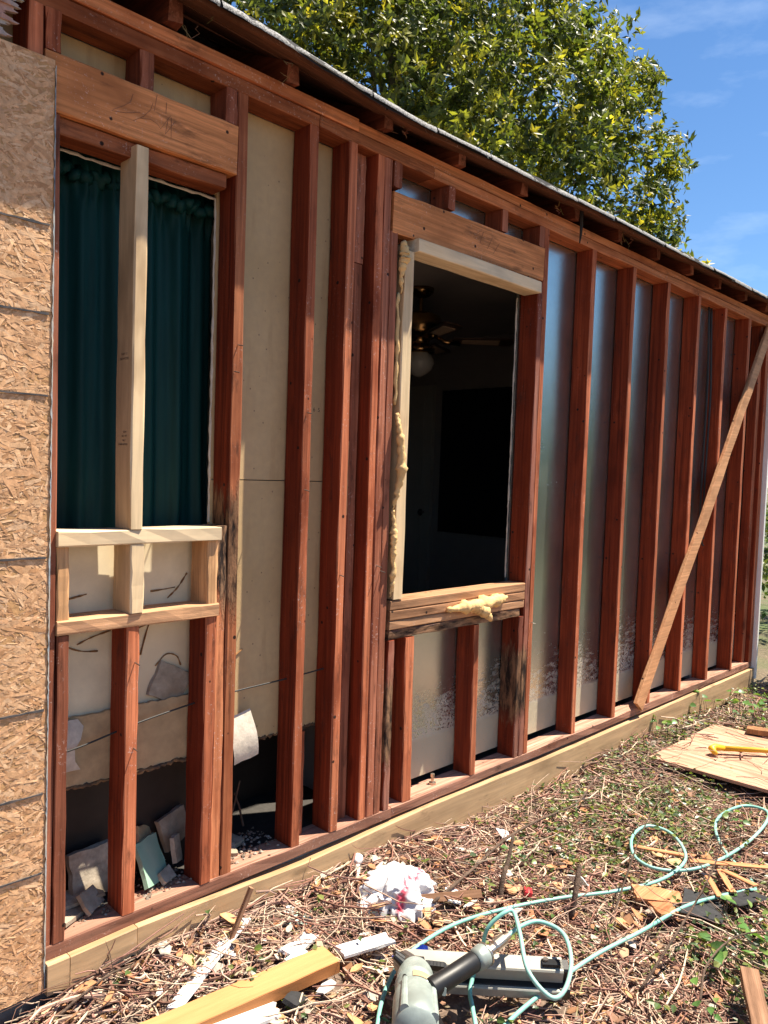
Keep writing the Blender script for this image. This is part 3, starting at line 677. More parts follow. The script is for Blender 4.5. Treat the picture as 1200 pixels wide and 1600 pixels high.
blob_strip([(2.083, .01, 1.9), (2.085, .008, 1.7), (2.084, .008, 1.5)], [(0, .006), (.5, .008), (1, .006)])
blob_strip([(2.40, -.012, .722), (2.50, -.026, .725), (2.60, -.03, .728), (2.70, -.028, .735), (2.80, -.014, .737)], [(0, .008), (.25, .022), (.5, .028), (.8, .024), (1, .008)], label='yellow foam stuck on the sill of the open window')
blob_strip([(2.55, -.03, .72), (2.60, -.045, .70), (2.64, -.05, .665)], [(0, .02), (.6, .022), (1, .01)])
# nails sticking out of the studs
for (x, z) in ((1.667, 1.44), (1.664, 1.19), (1.39, 1.62), (1.38, 1.54), (2.01, .92), (1.075, .71), (1.075, .47), (2.03, .9), (1.83, .9), (3.02, .6)):
    m = MB(); m.tube([(x, .0, z), (x+.002, -.022, z-.004)], .0018, 5); part('bent_nail', m, M['steel'])
# bolt on the sole plate
m = MB(); m.tube([(2.42, .045, 0), (2.42, .045, .035)], .006, 8); m.tube([(2.42, .045, .001), (2.42, .045, .008)], .016, 6); m.tube([(2.42, .045, .03), (2.42, .045, .042)], .009, 6)
part('anchor_bolt', m, M['fit'])

# ================================================================== THINGS HUNG IN THE HOUSE
# curtain
m = MB(); nxc, nzc = 150, 40
for j in range(nzc+1):
    z = lerp(1.02, 2.10, j/nzc)
    for i in range(nxc+1):
        x = lerp(.78, 1.42, i/nxc); u = x*62
        env = 1. if z < 1.98 else (1+.6*(z-1.98)/.1)
        y = .175+.012*math.sin(u)+.009*math.sin(u*.43+1.3)+.004*math.sin(u*2.3+z*2)+.02*math.sin(x*9+z*.8)
        if z > 1.99: y += .006*math.sin(u*2.9+3)+.005*math.sin(u*4.1+z*40)
        y += .012*math.exp(-((z-1.05)/.12)**2)*math.sin(x*21)
        m.v.append((x, y-.01*(z > 2.01)*math.sin((z-2.01)*35), z))
for j in range(nzc):
    for i in range(nxc): k = j*(nxc+1)+i; m.face((k, k+1, k+nxc+2, k+nxc+1))
cu = m.build('curtain', M['curtain'], None, (1.1, .175, 1.02), True); tag(cu, 'dark teal gathered curtain hanging inside the left window', 'curtain')
m = MB(); q = []
for i in range(140):
    x = .78+i*.0046; q.append((x, .155+.012*math.sin(i*1.1)+rnd(-.003, .003), 2.035+.01*math.sin(i*.8)+rnd(-.005, .005)))
m.tube(q, [.016*rnd(.6, 1.3) for _ in q], 6); o = m.build('ruffle', M['curtain'], cu, (1.1, .155, 2.035), True)
# navy cloth on the far wall of the room
m = MB()
for j in range(13):
    for i in range(31): m.v.append((5.035-.02*abs(math.sin(i*.9))-.006, lerp(1.35, 2.26, i/30), lerp(.78, 1.94, j/12)))
for j in range(12):
    for i in range(30): k = j*31+i; m.face((k, k+1, k+32, k+31))
tag(m.build('wall_curtain', M['navy'], None, (5.0, 1.8, .78), True), 'dark navy cloth hung on the far wall, seen through the open window', 'curtain')
# ceiling fan
FX, FY = 3.53, 1.2
fan = empty('ceiling_fan', (FX, FY, 2.35), 'brass ceiling fan with white globe inside the dark room', 'ceiling fan')
def lathe(prof, n=24, at=(0, 0, 0)):
    m = MB()
    for (r, z) in prof:
        for k in range(n): a = 2*math.pi*k/n; m.v.append((at[0]+r*math.cos(a), at[1]+r*math.sin(a), at[2]+z))
    for i in range(len(prof)-1):
        for k in range(n): m.face((i*n+k, i*n+(k+1) % n, (i+1)*n+(k+1) % n, (i+1)*n+k))
    return m
at = (FX, FY, 0)
part('canopy', lathe([(.001, 2.351), (.075, 2.35), (.072, 2.325), (.05, 2.305), (.02, 2.295)], at=at), M['brass'], fan, smooth=True)
part('down_rod', lathe([(.011, 2.30), (.011, 2.20)], 12, at), M['brass'], fan, smooth=True)
part('motor_housing', lathe([(.02, 2.215), (.07, 2.205), (.115, 2.185), (.125, 2.165), (.125, 2.10), (.11, 2.07), (.06, 2.05), (.06, 2.01), (.09, 2.0), (.09, 1.975), (.03, 1.965)], at=at), M['brass'], fan, smooth=True)
part('light_globe', lathe([(.055, 1.972), (.07, 1.958), (.086, 1.932), (.09, 1.905), (.074, 1.868), (.042, 1.842), (.012, 1.827), (.001, 1.825)], at=at), M['glassg'], fan, smooth=True)
a0 = math.atan2(.8-1.2, 3.907-3.53)
for k in range(5):
    a = a0+k*2*math.pi/5; d = Vector((math.cos(a), math.sin(a), 0)); s = Vector((-d.y, d.x, 0)); c0 = Vector((FX, FY, 2.045))
    def bl(pts, dz, th):
        m = MB(); n = len(pts)
        for t in (0, th):
            for (l, w) in pts: m.v.append(tuple(c0+d*l+s*w+Vector((0, 0, dz+t-w*.18))))
        m.face(tuple(reversed(range(n)))); m.face(tuple(n+i for i in range(n)))
        for i in range(n): j = (i+1) % n; m.face((i, j, n+j, n+i))
        return m
    b = part('blade', bl([(.2, -.045), (.5, -.06), (.545, -.05), (.56, 0), (.545, .05), (.5, .06), (.2, .045)], 0, .006), M['blade'], fan)
    part('blade_inset', bl([(.25, -.028), (.47, -.036), (.47, .036), (.25, .028)], -.0035, .003), M['cane'], b)
    m = MB(); m.tube([tuple(c0+d*.09+Vector((0, 0, .03))), tuple(c0+d*.15+Vector((0, 0, -.006))), tuple(c0+d*.24+Vector((0, 0, -.006)))], [.012, .014, .02], 8); part('blade_arm', m, M['brass'], fan, smooth=True)
# cables threaded through studs
def rope(name, pts, r, mat, label, cat, k=6, sides=6, group=None):
    m = MB(); m.tube(catmull(pts, k), r, sides); c = pts[0]; return tag(m.build(name, mat, None, c, True), label, cat, group)
rope('electrical_cable', [(.86, .06, .475), (.955, .05, .491), (1.114, .05, .52), (1.291, .05, .542), (1.453, .052, .552), (1.56, .045, .558), (1.658, .05, .559), (1.75, .055, .562), (1.844, .05, .569)], .0028, M['cable'], 'thin black cable threaded through the left studs', 'cable')
rope('electrical_cable', [(4.95, .07, 2.35), (4.94, .06, 2.2), (4.955, .055, 1.9), (4.96, .06, 1.4), (4.965, .06, 1.0), (4.985, .05, .88), (5.0, .045, .86)], .006, M['cable'], 'looped grey cable hanging down a right hand bay, further left', 'cable')
rope('electrical_cable', [(4.99, .07, 2.35), (4.985, .06, 2.15), (4.995, .05, 1.8), (4.992, .055, 1.3), (5.0, .055, .98), (5.005, .05, .90)], .006, M['cable'], 'shorter cable hanging in the same right hand bay', 'cable')

# rubble lying in the open stud bays
def chunk(name, c, sx, sy, th, rz, rx, ry, mat, label, cat, group=None, irr=.18, n=7, mats=None):
    """irregular thin broken slab"""
    m = MB(); pts = []
    base = [(-1, -1), (1, -1), (1, 1), (-1, 1)]; cor = [(x*(1+rnd(-irr, irr)), y*(1+rnd(-irr, irr))) for x, y in base]
    for i in range(4):
        (ax_, ay_), (bx_, by_) = cor[i], cor[(i+1) % 4]
        for k in range(5):
            f = k/5; pts.append(((lerp(ax_, bx_, f)+rnd(-.05, .05))*sx/2, (lerp(ay_, by_, f)+rnd(-.05, .05))*sy/2))
    n = 20; m.v = [(x, y, -th/2) for x, y in pts]+[(x*rnd(.93, 1), y*rnd(.93, 1), th/2+rnd(-.001, .001)) for x, y in pts]
    m.face(tuple(reversed(range(n)))); m.face(tuple(n+i for i in range(n)))
    for i in range(n): j = (i+1) % n; m.face((i, j, n+j, n+i))
    mx = Matrix.Rotation(R(rz), 4, 'Z') @ Matrix.Rotation(R(ry), 4, 'Y') @ Matrix.Rotation(R(rx), 4, 'X')
    m.v = [tuple(mx @ Vector(v)+Vector(c)) for v in m.v]
    lo = min(v[2] for v in m.v)
    o = m.build(name, mat, None, (c[0], c[1], lo)); return tag(o, label, cat, group)
G = 'rubble in the open stud bays'
chunk('plaster_slab', (1.03, .15, .075), .13, .14, .018, 5, 80, 0, M['rubble'], 'stained plaster slab leaning upright between the left cripple studs', 'rubble', G, .06)
chunk('plaster_slab', (.95, .11, .012), .15, .09, .012, 20, 3, 4, M['rubble'], 'flat grey plaster piece lying lowest beside the board sheathing', 'rubble', G)
chunk('plaster_slab', (.97, .13, .03), .14, .07, .01, -8, 8, -4, M['rubble'], 'thin pale plaster piece stacked on the flat one', 'rubble', G)
chunk('plaster_slab', (1.0, .085, .03), .07, .06, .012, 35, 50, 0, M['rubble'], 'small plaster piece tipped against the middle cripple stud', 'rubble', G)
chunk('green_board', (1.2, .115, .07), .115, .13, .012, 28, 62, 8, M['sage'], 'dusty green board scrap leaning behind the middle cripple stud', 'rubble', G, .07)
chunk('patterned_tile', (1.21, .165, .10), .1, .1, .01, 35, 70, 22, M['paper'], 'brown patterned scrap standing behind the green board', 'rubble', G, .06)
chunk('plaster_slab', (1.31, .17, .115), .11, .09, .016, 12, 72, -12, M['rubble'], 'broken plaster slab right of the green board', 'rubble', G)
chunk('plaster_slab', (1.29, .12, .075), .04, .075, .014, 30, 75, 10, M['rubble'], 'narrow plaster lump in front of the broken slab', 'rubble', G)
chunk('plaster_slab', (1.235, .085, .02), .06, .04, .014, 30, 40, 0, M['rubble'], 'small plaster lump at the foot of the green board', 'rubble', G)
chunk('plaster_slab', (1.5, .16, .012), .12, .1, .014, 20, 6, 3, M['rubble'], 'grey plaster piece in the dark hole beside the tall stud', 'rubble', G)
chunk('plaster_slab', (1.46, .11, .014), .08, .06, .012, -20, 10, 5, M['rubble'], 'small plaster piece at the mouth of the dark hole', 'rubble', G)
chunk('wall_scrap', (1.245, .105, .60), .12, .11, .01, 0, 88, 28, M['rubble'], 'tilted cream scrap resting on the torn paper strip', 'rubble', G, .06)
m = MB()
for _ in range(520):
    x = random.choice([rnd(.89, 1.05), rnd(1.09, 1.3), rnd(1.41, 1.65)]); y = rnd(.035, .2)**1; s_ = rnd(.002, .011)*rnd(.5, 1); z = .001+rnd(0, .006); c_ = mul(random.choice([(.28, .23, .18), (.2, .15, .11), (.38, .33, .27), (.2, .11, .07)]), rnd(.7, 1.1)); vs = []
    for kk in range(5): an = kk*1.2566+rnd(-.3, .3); vs.append((x+math.cos(an)*s_, y+math.sin(an)*s_*.8, z-.001))
    vs.append((x+rnd(-.003, .003), y, z+s_*.6)); m.add(vs, [(i, (i+1) % 5, 5) for i in range(5)], c_)
tag(m.build('plaster_crumbs', M['twig'], None, (1.2, .1, 0)), 'plaster crumbs and dust strewn over the sole plate in the open bays', 'crumbs', None, 'stuff')
m = MB(); m.tube([(1.53, .2, .02), (1.545, .18, .11), (1.56, .17, .2)], .003, 5); m.tube([(1.56, .2, .15), (1.575, .19, .1), (1.59, .185, .03)], .004, 5)
tag(m.build('stick', M['bark'], None, (1.55, .19, .02)), 'thin broken stick standing in the dark hole', 'stick')

# ================================================================== THINGS ON THE GROUND
# orange pine board
a, b = Vector((1.5315, -.338, -.172)), Vector((.72, -.24, -.176)); d = (b-a); L = d.length
m = member('pine_board', -L/2, L/2, -.0445, .0445, -.019, .019, W['board'], None, n=10, wob=.0006, ch=.002)
mt = Matrix.Rotation(math.atan2(-d.y, -d.x), 4, 'Z'); m.location = (a+b)/2+Vector((0, 0, .003)); m.rotation_euler = (R(0), R(0), math.atan2(-d.y, -d.x))
tag(m, 'planed orange pine board lying in the debris, bottom left', 'board')
def plank(name, a, b, w, th, mat, label, cat='board', group=None, tilt=0, wob=.0012):
    a, b = Vector(a), Vector(b); d = b-a; L = d.length
    o = member(name, -L/2, L/2, -w/2, w/2, -th/2, th/2, mat, None, n=8, wob=wob, ch=min(.0015, th*.2), bow=.003)
    q = Matrix.Identity(3); xax = d.normalized(); yax = Vector((0, 0, 1)).cross(xax).normalized(); zax = xax.cross(yax)
    mt = Matrix((xax, yax, zax)).transposed().to_4x4() @ Matrix.Rotation(R(tilt), 4, 'X')
    o.matrix_world = Matrix.Translation((a+b)/2) @ mt
    return tag(o, label, cat, group)
plank('siding_strip', (1.43, -.05, -.135), (1.08, -.225, -.165), .045, .008, M['white'], 'long white painted siding strip between twigs and the foundation', 'scrap', None, 14)
plank('siding_strip', (1.33, -.03, -.15), (1.14, -.12, -.165), .035, .008, M['white'], 'shorter white siding strip nearer the foundation', 'scrap', None, -10)
chunk('siding_scrap', (1.51, -.22, -.172), .14, .05, .008, 15, 6, 4, M['white'], 'white scrap just behind the orange board', 'scrap')
chunk('siding_scrap', (1.66, -.345, -.178), .16, .055, .008, -25, 4, -5, M['white'], 'white scrap beyond the end of the orange board', 'scrap')
chunk('siding_scrap', (1.19, -.365, -.182), .22, .07, .008, -8, 4, 4, M['white'], 'white scrap in front of the orange board', 'scrap')
chunk('siding_scrap', (1.33, -.12, -.16), .06, .04, .01, 40, 18, 6, M['white'], 'small white chip behind the orange board near the stake', 'scrap')
chunk('siding_scrap', (2.1, -.33, -.19), .1, .05, .006, 40, 8, 4, M['white'], 'white flakes beyond the brown lath', 'scrap')
chunk('painted_scrap', (1.595, -.108, -.168), .1, .075, .008, -30, 8, 6, M['teal'], 'pale green painted scrap lying among the twigs', 'scrap')
chunk('painted_scrap', (1.47, -.27, -.175), .07, .05, .008, 10, 10, 0, M['teal'], 'smaller pale green scrap touching the orange board', 'scrap')
plank('lath_strip', (1.79, -.165, -.185), (2.16, -.41, -.175), .028, .008, W['lath'], 'brown lath strip lying past the white bag', 'lath', None, 50)
plank('wood_stake', (1.33, -.1, -.17), (1.405, -.115, .0), .016, .012, W['lath'], 'brown splintered stake standing in the debris below the wall', 'stake')
plank('wood_splinter', (1.40, -.07, -.12), (1.30, -.06, -.155), .028, .006, W['newv'], 'pale wood splinter beside the upright stake', 'splinter')
for i, (a, b, w) in enumerate((((2.90, -.60, -.18), (2.965, -.77, -.175), .02), ((2.95, -.80, -.18), (3.12, -1.05, -.17), .03), ((2.88, -.895, -.18), (2.75, -.99, -.17), .02), ((2.965, -.905, -.18), (2.82, -1.01, -.172), .02), ((2.96, -.92, -.175), (2.925, -1.05, -.17), .028))):
    plank('cedar_strip', a, b, w, .006, W['scrap'], ['thin orange wood strip inside the nearer hose loop', 'long orange wood strip under the hose between its loops', 'orange strip pointing at the black felt, left of the pair', 'orange strip pointing at the black felt, right of the pair', 'short orange strip beside the hose end'][i], 'scrap', None, rnd(-10, 10))
chunk('wood_chip_slab', (2.62, -.835, -.178), .16, .085, .008, -52, 5, 4, W['scrap'], 'large flaking orange wood slab between the hose lengths', 'scrap')
chunk('wood_chip_slab', (2.545, -.885, -.175), .09, .07, .008, -30, 6, 8, W['scrap'], 'smaller orange wood slab nearer the hose', 'scrap')
chunk('felt_scrap', (2.68, -.95, -.19), .2, .13, .004, 20, 5, 5, M['felt'], 'black roofing felt scrap between the hose and orange slabs', 'scrap')
chunk('felt_scrap', (2.84, -1.03, -.185), .16, .1, .004, -20, -6, 4, M['felt'], 'black roofing felt scrap by the hose end', 'scrap')
chunk('felt_scrap', (1.355, -.385, -.185), .08, .05, .012, 30, 20, 15, M['felt'], 'crumpled black scrap in front of the orange board', 'scrap')
chunk('red_scrap', (2.30, -.505, -.182), .055, .03, .012, 40, 15, 8, M['red'], 'red plastic scrap lying near the hose', 'scrap')
chunk('paper_scrap', (2.6, -.2, -.185), .075, .05, .003, 60, 14, -8, M['white'], 'white paper scrap lying by the bottom of the wall', 'scrap')
chunk('plastic_scrap', (2.47, -.6, -.165), .09, .05, .004, 70, 50, 20, M['white'], 'thin pale plastic scrap beside the cut stem', 'scrap')
random.seed(31)
# plywood sheet on the ground
m = MB(); pts = [(3.868, -.193), (4.672, -.207), (4.70, -.8), (4.715, -1.412), (3.905, -1.40), (3.884, -.8)]
pl = [(x, y, -.165+.03*(x-4)*.3) for x, y in pts]; n = len(pl); m.v = [(x, y, z-.016) for x, y, z in pl]+pl
m.face(tuple(range(n))); m.face(tuple(2*n-1-i for i in range(n)))
m.f[-1] = tuple(n+i for i in reversed(range(n)))
for i in range(n): j = (i+1) % n; m.face((i, n+i, n+j, j))
tag(m.build('plywood_sheet', W['grasp'], None, (4.3, -.6, -.18)), 'weathered plywood sheet lying on the ground with a yellow bar on it', 'plywood')
plank('wood_block', (4.66, -.40, -.138), (4.71, -.60, -.133), .07, .03, W['tanv'], 'small tan block lying on the far edge of the plywood', 'board')
# yellow pry bar
bar = empty('pry_bar', (4.3, -.6, -.15), 'yellow pry bar with hooked claw lying on the plywood sheet', 'pry bar')
m = MB(); m.tube([(4.20, -.44, -.132), (4.35, -.62, -.13), (4.5, -.82, -.126), (4.62, -.98, -.122)], [.014, .013, .012, .012], 8); part('shaft', m, M['yellow'], bar, smooth=True)
m = MB(); m.tube([(4.205, -.445, -.131), (4.165, -.41, -.125), (4.14, -.405, -.128), (4.128, -.425, -.14), (4.13, -.44, -.146)], [.014, .018, .019, .014, .006], 8); part('claw', m, M['yellow'], bar, smooth=True)
# board at the bottom right
plank('scrap_board', (2.366, -1.222, -.155), (2.06, -1.375, -.16), .05, .025, W['lath'], 'short brown board at the bottom right beside ivy leaves', 'board')
# white bag
def tri(a): a = (a/6.2832) % 1.; return 1-4*abs(a-.5)
m = MB(); NA, NH = 120, 30
for i in range(NH+1):
    h = i/NH
    for k in range(NA):
        a = 2*math.pi*k/NA; cx, cy = math.cos(a), math.sin(a)
        R0 = (1-h**1.25)**.62*(1-.10*math.sin(h*6))
        w = 1+.15*tri(4*a+1+2.5*h)+.13*tri(7*a-3.1*h+2*noise.noise(Vector((cx, cy, h*2))*1.4))+.08*tri(15*a+5*h+3*noise.noise(Vector((cx, cy, h*3))*2))+.03*tri(31*a-8*h+4*noise.noise(Vector((cx, cy, h*3))*3))
        x, y = cx*.132*R0*w+.012*h, cy*.10*R0*w+.006*h
        z = .122*h**.9+.05*max(0, cy)*h*(1-h)+.014*noise.noise(Vector((x*22, y*22, h*3)))*(1-h)+.006*tri(9*a+14*h)*(1-h)*(.3+h)
        crease = 1-abs(noise.noise(Vector((x, y, z))*26)); z += .006*crease**6*(1 if h > .02 else 0)
        m.v.append((x, y, z-.02 if i == 0 else z))
for i in range(NH):
    for k in range(NA): k2 = (k+1) % NA; m.face((i*NA+k, i*NA+k2, (i+1)*NA+k2, (i+1)*NA+k))
m.face(tuple(NH*NA+k for k in range(NA)))
bag = m.build('plastic_bag', M['bag'], None, None, True); bag.location = (1.94, -.205, -.195); bag.rotation_euler = (0, 0, R(-38)); bag.scale = (1.14, 1.12, .84)
tag(bag, 'crumpled white plastic bag with red print lying by the wall', 'bag')
m = MB(); m.tube([(1.84, -.145, -.185), (1.875, -.1, -.165), (1.905, -.06, -.145), (1.925, -.04, -.13)], [.012, .011, .01, .01], 8); m.tube([(1.92, -.045, -.135), (1.928, -.036, -.127), (1.94, -.024, -.117), (1.946, -.018, -.112)], [.011, .019, .019, .008], 9)
m.tube([(1.83, -.16, -.18), (1.80, -.19, -.18), (1.79, -.21, -.185)], [.016, .02, .006], 6)
tag(m.build('caulk_nozzle', M['white'], None, (1.87, -.1, -.19), True), 'white dirty tube with a knobbed end left of the bag', 'tube')
# blue wrapper behind the nail gun
m = MB()
for i in range(9):
    for j in range(7): m.v.append((1.655+i*.017+rnd(-.004, .004), -.455-i*.006-j*.010+rnd(-.003, .003), -.175+.022*math.sin(i*1.3+j)*rnd(.3, 1)+.01*rnd(0, 1)))
for i in range(8):
    for j in range(6): m.face((i*7+j, (i+1)*7+j, (i+1)*7+j+1, i*7+j+1), None, 1 if i > 6 else 0)
tag(m.build('wrapper', [M['blue'], M['alu']], None, (1.72, -.5, -.18)), 'crumpled blue and silver wrapper behind the nail gun', 'wrapper')

# ---- nail gun
gun = empty('nail_gun', (1.65, -.62, -.19), 'grey green pneumatic nail gun with black grip lying in the twigs', 'nail gun')
def obox(a, b, w, h, ch=.004, updir=(0, 0, 1), ends=None):
    """chamfered bar from a to b, width w (sideways), height h; ends=((w,h),(w,h)) for taper"""
    a, b = Vector(a), Vector(b); x = (b-a).normalized(); y = Vector(updir).cross(x).normalized(); z = x.cross(y); m = MB()
    for p, (ww, hh) in ((a, ends[0] if ends else (w, h)), (b, ends[1] if ends else (w, h))):
        c = min(ch, ww*.3, hh*.3)
        for (u, v) in ((-ww/2+c, -hh/2), (ww/2-c, -hh/2), (ww/2, -hh/2+c), (ww/2, hh/2-c), (ww/2-c, hh/2), (-ww/2+c, hh/2), (-ww/2, hh/2-c), (-ww/2, -hh/2+c)): m.v.append(tuple(p+y*u+z*v))
    for k in range(8): m.face((k, (k+1) % 8, 8+(k+1) % 8, 8+k))
    m.face(tuple(reversed(range(8)))); m.face(tuple(range(8, 16))); return m
def cyl(a, b, prof, n=28):
    """turned shape along a->b, prof = (t, radius)"""
    a, b = Vector(a), Vector(b); d = b-a; x = d.normalized(); y = x.orthogonal().normalized(); z = x.cross(y); m = MB()
    for (t, r) in prof:
        for k in range(n): an = 2*math.pi*k/n; m.v.append(tuple(a+d*t+(y*math.cos(an)+z*math.sin(an))*r))
    for i in range(len(prof)-1):
        for k in range(n): m.face((i*n+k, i*n+(k+1) % n, (i+1)*n+(k+1) % n, (i+1)*n+k))
    m.face(tuple(reversed(range(n)))); m.face(tuple((len(prof)-1)*n+k for k in range(n))); return m
NO, ME_ = Vector((1.640, -.535, -.132)), Vector((1.935, -.862, -.132))
md = (ME_-NO).normalized(); ms = Vector((0, 0, 1)).cross(md)
mag = part('magazine', obox(NO, ME_, .050, .046, .004, (-.25, -.25, 1)), M['alu'], gun)
lo = Vector((-.006, -.007, -.046))
part('lower_rail', obox(NO+lo+md*.03, ME_+lo-md*.004, .054, .034, .003, (-.25, -.25, 1)), M['alu'], mag)
part('rail_lip', obox(NO+Vector((-.004, -.005, -.027))+md*.03, ME_+Vector((-.004, -.005, -.027)), .051, .005, .001, (-.25, -.25, 1)), M['black'], mag)
part('end_cap', obox(ME_-md*.012, ME_+md*.016, .040, .046, .005, (-.25, -.25, 1)), M['black'], mag)
part('end_cap', obox(ME_+lo-md*.01, ME_+lo+md*.018, .046, .042, .005, (-.3, -.3, 1)), M['black'], mag)
part('latch', obox(ME_-md*.06+Vector((-.006, -.008, .024)), ME_-md*.01+Vector((-.006, -.008, .024)), .026, .014, .003), M['black'], mag)
part('latch_screw', cyl(ME_-md*.05+Vector((-.006, -.008, .03)), ME_-md*.05+Vector((-.006, -.008, .037)), ((0, .008), (1, .008)), 10), M['steel'], mag)
B0, B1 = Vector((1.615, -.592, -.118)), Vector((1.40, -.785, -.082)); bd = (B1-B0).normalized()
body = part('body', cyl(B0, B1, ((0, .030), (.03, .040), (.10, .047), (.16, .050), (.30, .052), (.31, .0545), (.34, .0545), (.35, .052), (.52, .053), (.53, .0555), (.56, .0555), (.57, .0575), (.95, .0575), (1, .05))), M['gun'], gun, smooth=False)
body.data.polygons.foreach_set('use_smooth', [True]*len(body.data.polygons)); 
nose = part('nose', cyl(NO-md*.02+Vector((.02, .02, -.008)), B0+bd*.02, ((0, .017), (.3, .022), (.31, .032), (.85, .036), (1, .036)), 14), M['steel'], gun)
part('nose_bracket', obox(NO-md*.01+Vector((0, 0, .004)), B0+Vector((.01, .0, .018)), .05, .012, .002), M['steel'], gun)
# label plate, bolts and ribs on the housing
side = Vector((0, 0, 1)); lat = bd.cross(side).normalized(); upb = lat.cross(bd).normalized()
if upb.z < 0: upb = -upb
def onbody(t, ang, r): 
    return B0+(B1-B0)*t+(upb*math.cos(ang)+lat*math.sin(ang))*r
sgn = 1
m = MB(); k = 8
for i in range(k+1):
    an = lerp(-.15, .75, i/k)
    for t in (.39, .49): m.v.append(tuple(onbody(t, -an, .0545)))
for i in range(k): m.face((i*2, i*2+1, i*2+3, i*2+2))
part('label_plate', m, M['paper'], body)
for an in (.55, -1.0, 2.2):
    part('bolt_boss', cyl(onbody(.50, an, .053), onbody(.98, an, .053), ((0, .009), (1, .012)), 12), M['gun'], body)
    part('bolt', cyl(onbody(.47, an, .056), onbody(.52, an, .056), ((0, .0065), (1, .0065)), 6), M['black'], body)
for dxx in (0, 1):
    part('spring_guard', cyl(onbody(.02+.07*dxx, .9, .045), onbody(.02+.07*dxx, .9, .075), ((0, .012), (1, .008)), 10), M['black'], body)
H0, H1 = Vector((1.535, -.715, -.078)), Vector((1.693, -.737, -.060)); hd = (H1-H0).normalized()
part('handle_root', cyl(B0+(B1-B0)*.42, H0+hd*.01, ((0, .04), (.5, .034), (1, .026)), 18), M['gun'], gun, smooth=True)
part('grip', cyl(H0, H1, ((0, .026), (.02, .027), (.5, .0255), (.97, .0265), (1, .024)), 24), M['black'], gun, smooth=True)
part('handle_cap', cyl(H1, H1+hd*.04, ((0, .027), (.3, .030), (.8, .031), (1, .029)), 24), M['gun'], gun, smooth=True)
part('cap_rim', cyl(H1+hd*.039, H1+hd*.044, ((0, .031), (1, .031)), 24), M['fit'], gun)
F0 = H1+hd*.042; F1 = Vector((1.832, -.748, -.040))
part('air_fitting', cyl(F0, F1, ((0, .010), (.15, .010), (.16, .014), (.30, .014), (.32, .0125), (.40, .0165), (.78, .0165), (.80, .012), (1, .010)), 16), M['fit'], gun)
part('trigger', obox(H0+Vector((.03, .012, -.012)), H0+Vector((.07, .03, -.02)), .014, .012, .003), M['black'], gun)
for q in range(5): part('spring_coil', cyl(B0+Vector((.018+.006*q, -.03-.008*q, .012)), B0+Vector((.028+.006*q, -.022-.008*q, .018)), ((0, .012), (1, .012)), 10), M['black'], gun)
part('trigger_guard', obox(H0+Vector((.02, -.03, .0)), H0+Vector((.075, .02, -.02)), .012, .02, .003), M['gun'], gun)
# hose
hp = [(1.825, -.747, -.041), (1.88, -.755, -.03), (1.942, -.777, -.03), (1.957, -.847, -.04), (1.893, -.914, -.06), (1.815, -.945, -.09), (1.77, -.93, -.10), (1.765, -.86, -.06), (1.837, -.782, -.02), (1.883, -.727, 0.0), (1.857, -.712, 0.0), (1.819, -.686, -.04), (1.80, -.68, -.1), (1.725, -.702, -.165), (1.679, -.746, -.18), (1.60, -.82, -.19), (1.45, -.9, -.19), (1.35, -.82, -.19), (1.38, -.68, -.19),
      (1.458, -.605, -.19), (1.552, -.537, -.185), (1.678, -.479, -.18), (1.817, -.457, -.18), (1.979, -.466, -.18), (2.181, -.523, -.185), (2.363, -.608, -.185), (2.527, -.713, -.18), (2.718, -.787, -.18), (2.90, -.795, -.178), (3.002, -.753, -.17), (3.103, -.648, -.17), (3.077, -.564, -.165), (2.951, -.565, -.17), (2.829, -.633, -.18), (2.799, -.724, -.185), (2.872, -.815, -.185), (3.023, -.873, -.18), (3.284, -.899, -.175), (3.53, -.885, -.17), (3.626, -.845, -.165), (3.598, -.76, -.165), (3.44, -.724, -.175), (3.298, -.76, -.185), (3.158, -.858, -.198), (3.06, -.98, -.215), (2.98, -1.03, -.212), (2.936, -1.023, -.20), (2.8, -.984, -.185), (2.617, -.926, -.18), (2.362, -.891, -.18), (2.15, -.851, -.185), (1.958, -.836, -.19), (1.742, -.832, -.195), (1.6, -.86, -.2), (1.4, -1.0, -.2)]
rope('air_hose', hp, .0062, M['hose'], 'turquoise air hose looping from the nail gun across the debris', 'hose', 7, 10)

# cut stems and saplings
def stem(name, pts, rad, label, cat='plant', leaves=0, twigs=0):
    m = MB(); q = catmull(pts, 5); n = len(q); m.tube(q, [lerp(rad[0], rad[1], i/(n-1)) for i in range(n)], 6)
    base = tag(m.build(name, M['bark'], None, pts[0], True), label, cat)
    if leaves or twigs:
        for _ in range(twigs):
            t = MB(); i = random.randrange(n//3, n-1); p = q[i]; e = p+Vector((rnd(-.12, .12), rnd(-.1, .1), rnd(.02, .12))); t.tube([p, p.lerp(e, .5)+Vector((0, 0, .01)), e], [.0016, .0012, .0006], 4); t.build('side_twig', M['bark'], base, tuple(p))
    return base
stem('cut_stem', [(2.21, -.45, -.22), (2.24, -.44, -.14), (2.285, -.43, -.09), (2.33, -.415, -.02)], (.011, .006), 'bent cut stem standing beyond the red scrap')
stem('cut_stem', [(2.33, -.66, -.22), (2.35, -.66, -.15), (2.38, -.65, -.10), (2.40, -.645, -.07)], (.010, .009), 'thick cut stem with pale end beside the hose')
stem('sapling', [(2.37, -.78, -.22), (2.50, -.76, -.12), (2.66, -.74, -.0), (2.83, -.72, .07), (2.9, -.71, .12)], (.004, .0015), 'thin bare sapling leaning right beyond the cut stem', 'sapling', 0, 5)
stem('sapling', [(2.14, -1.0, -.22), (2.28, -1.02, -.13), (2.45, -1.03, -.05), (2.58, -1.03, .02), (2.66, -1.03, .10)], (.005, .0018), 'thin bare sapling leaning over the hose at lower right', 'sapling', 0, 6)
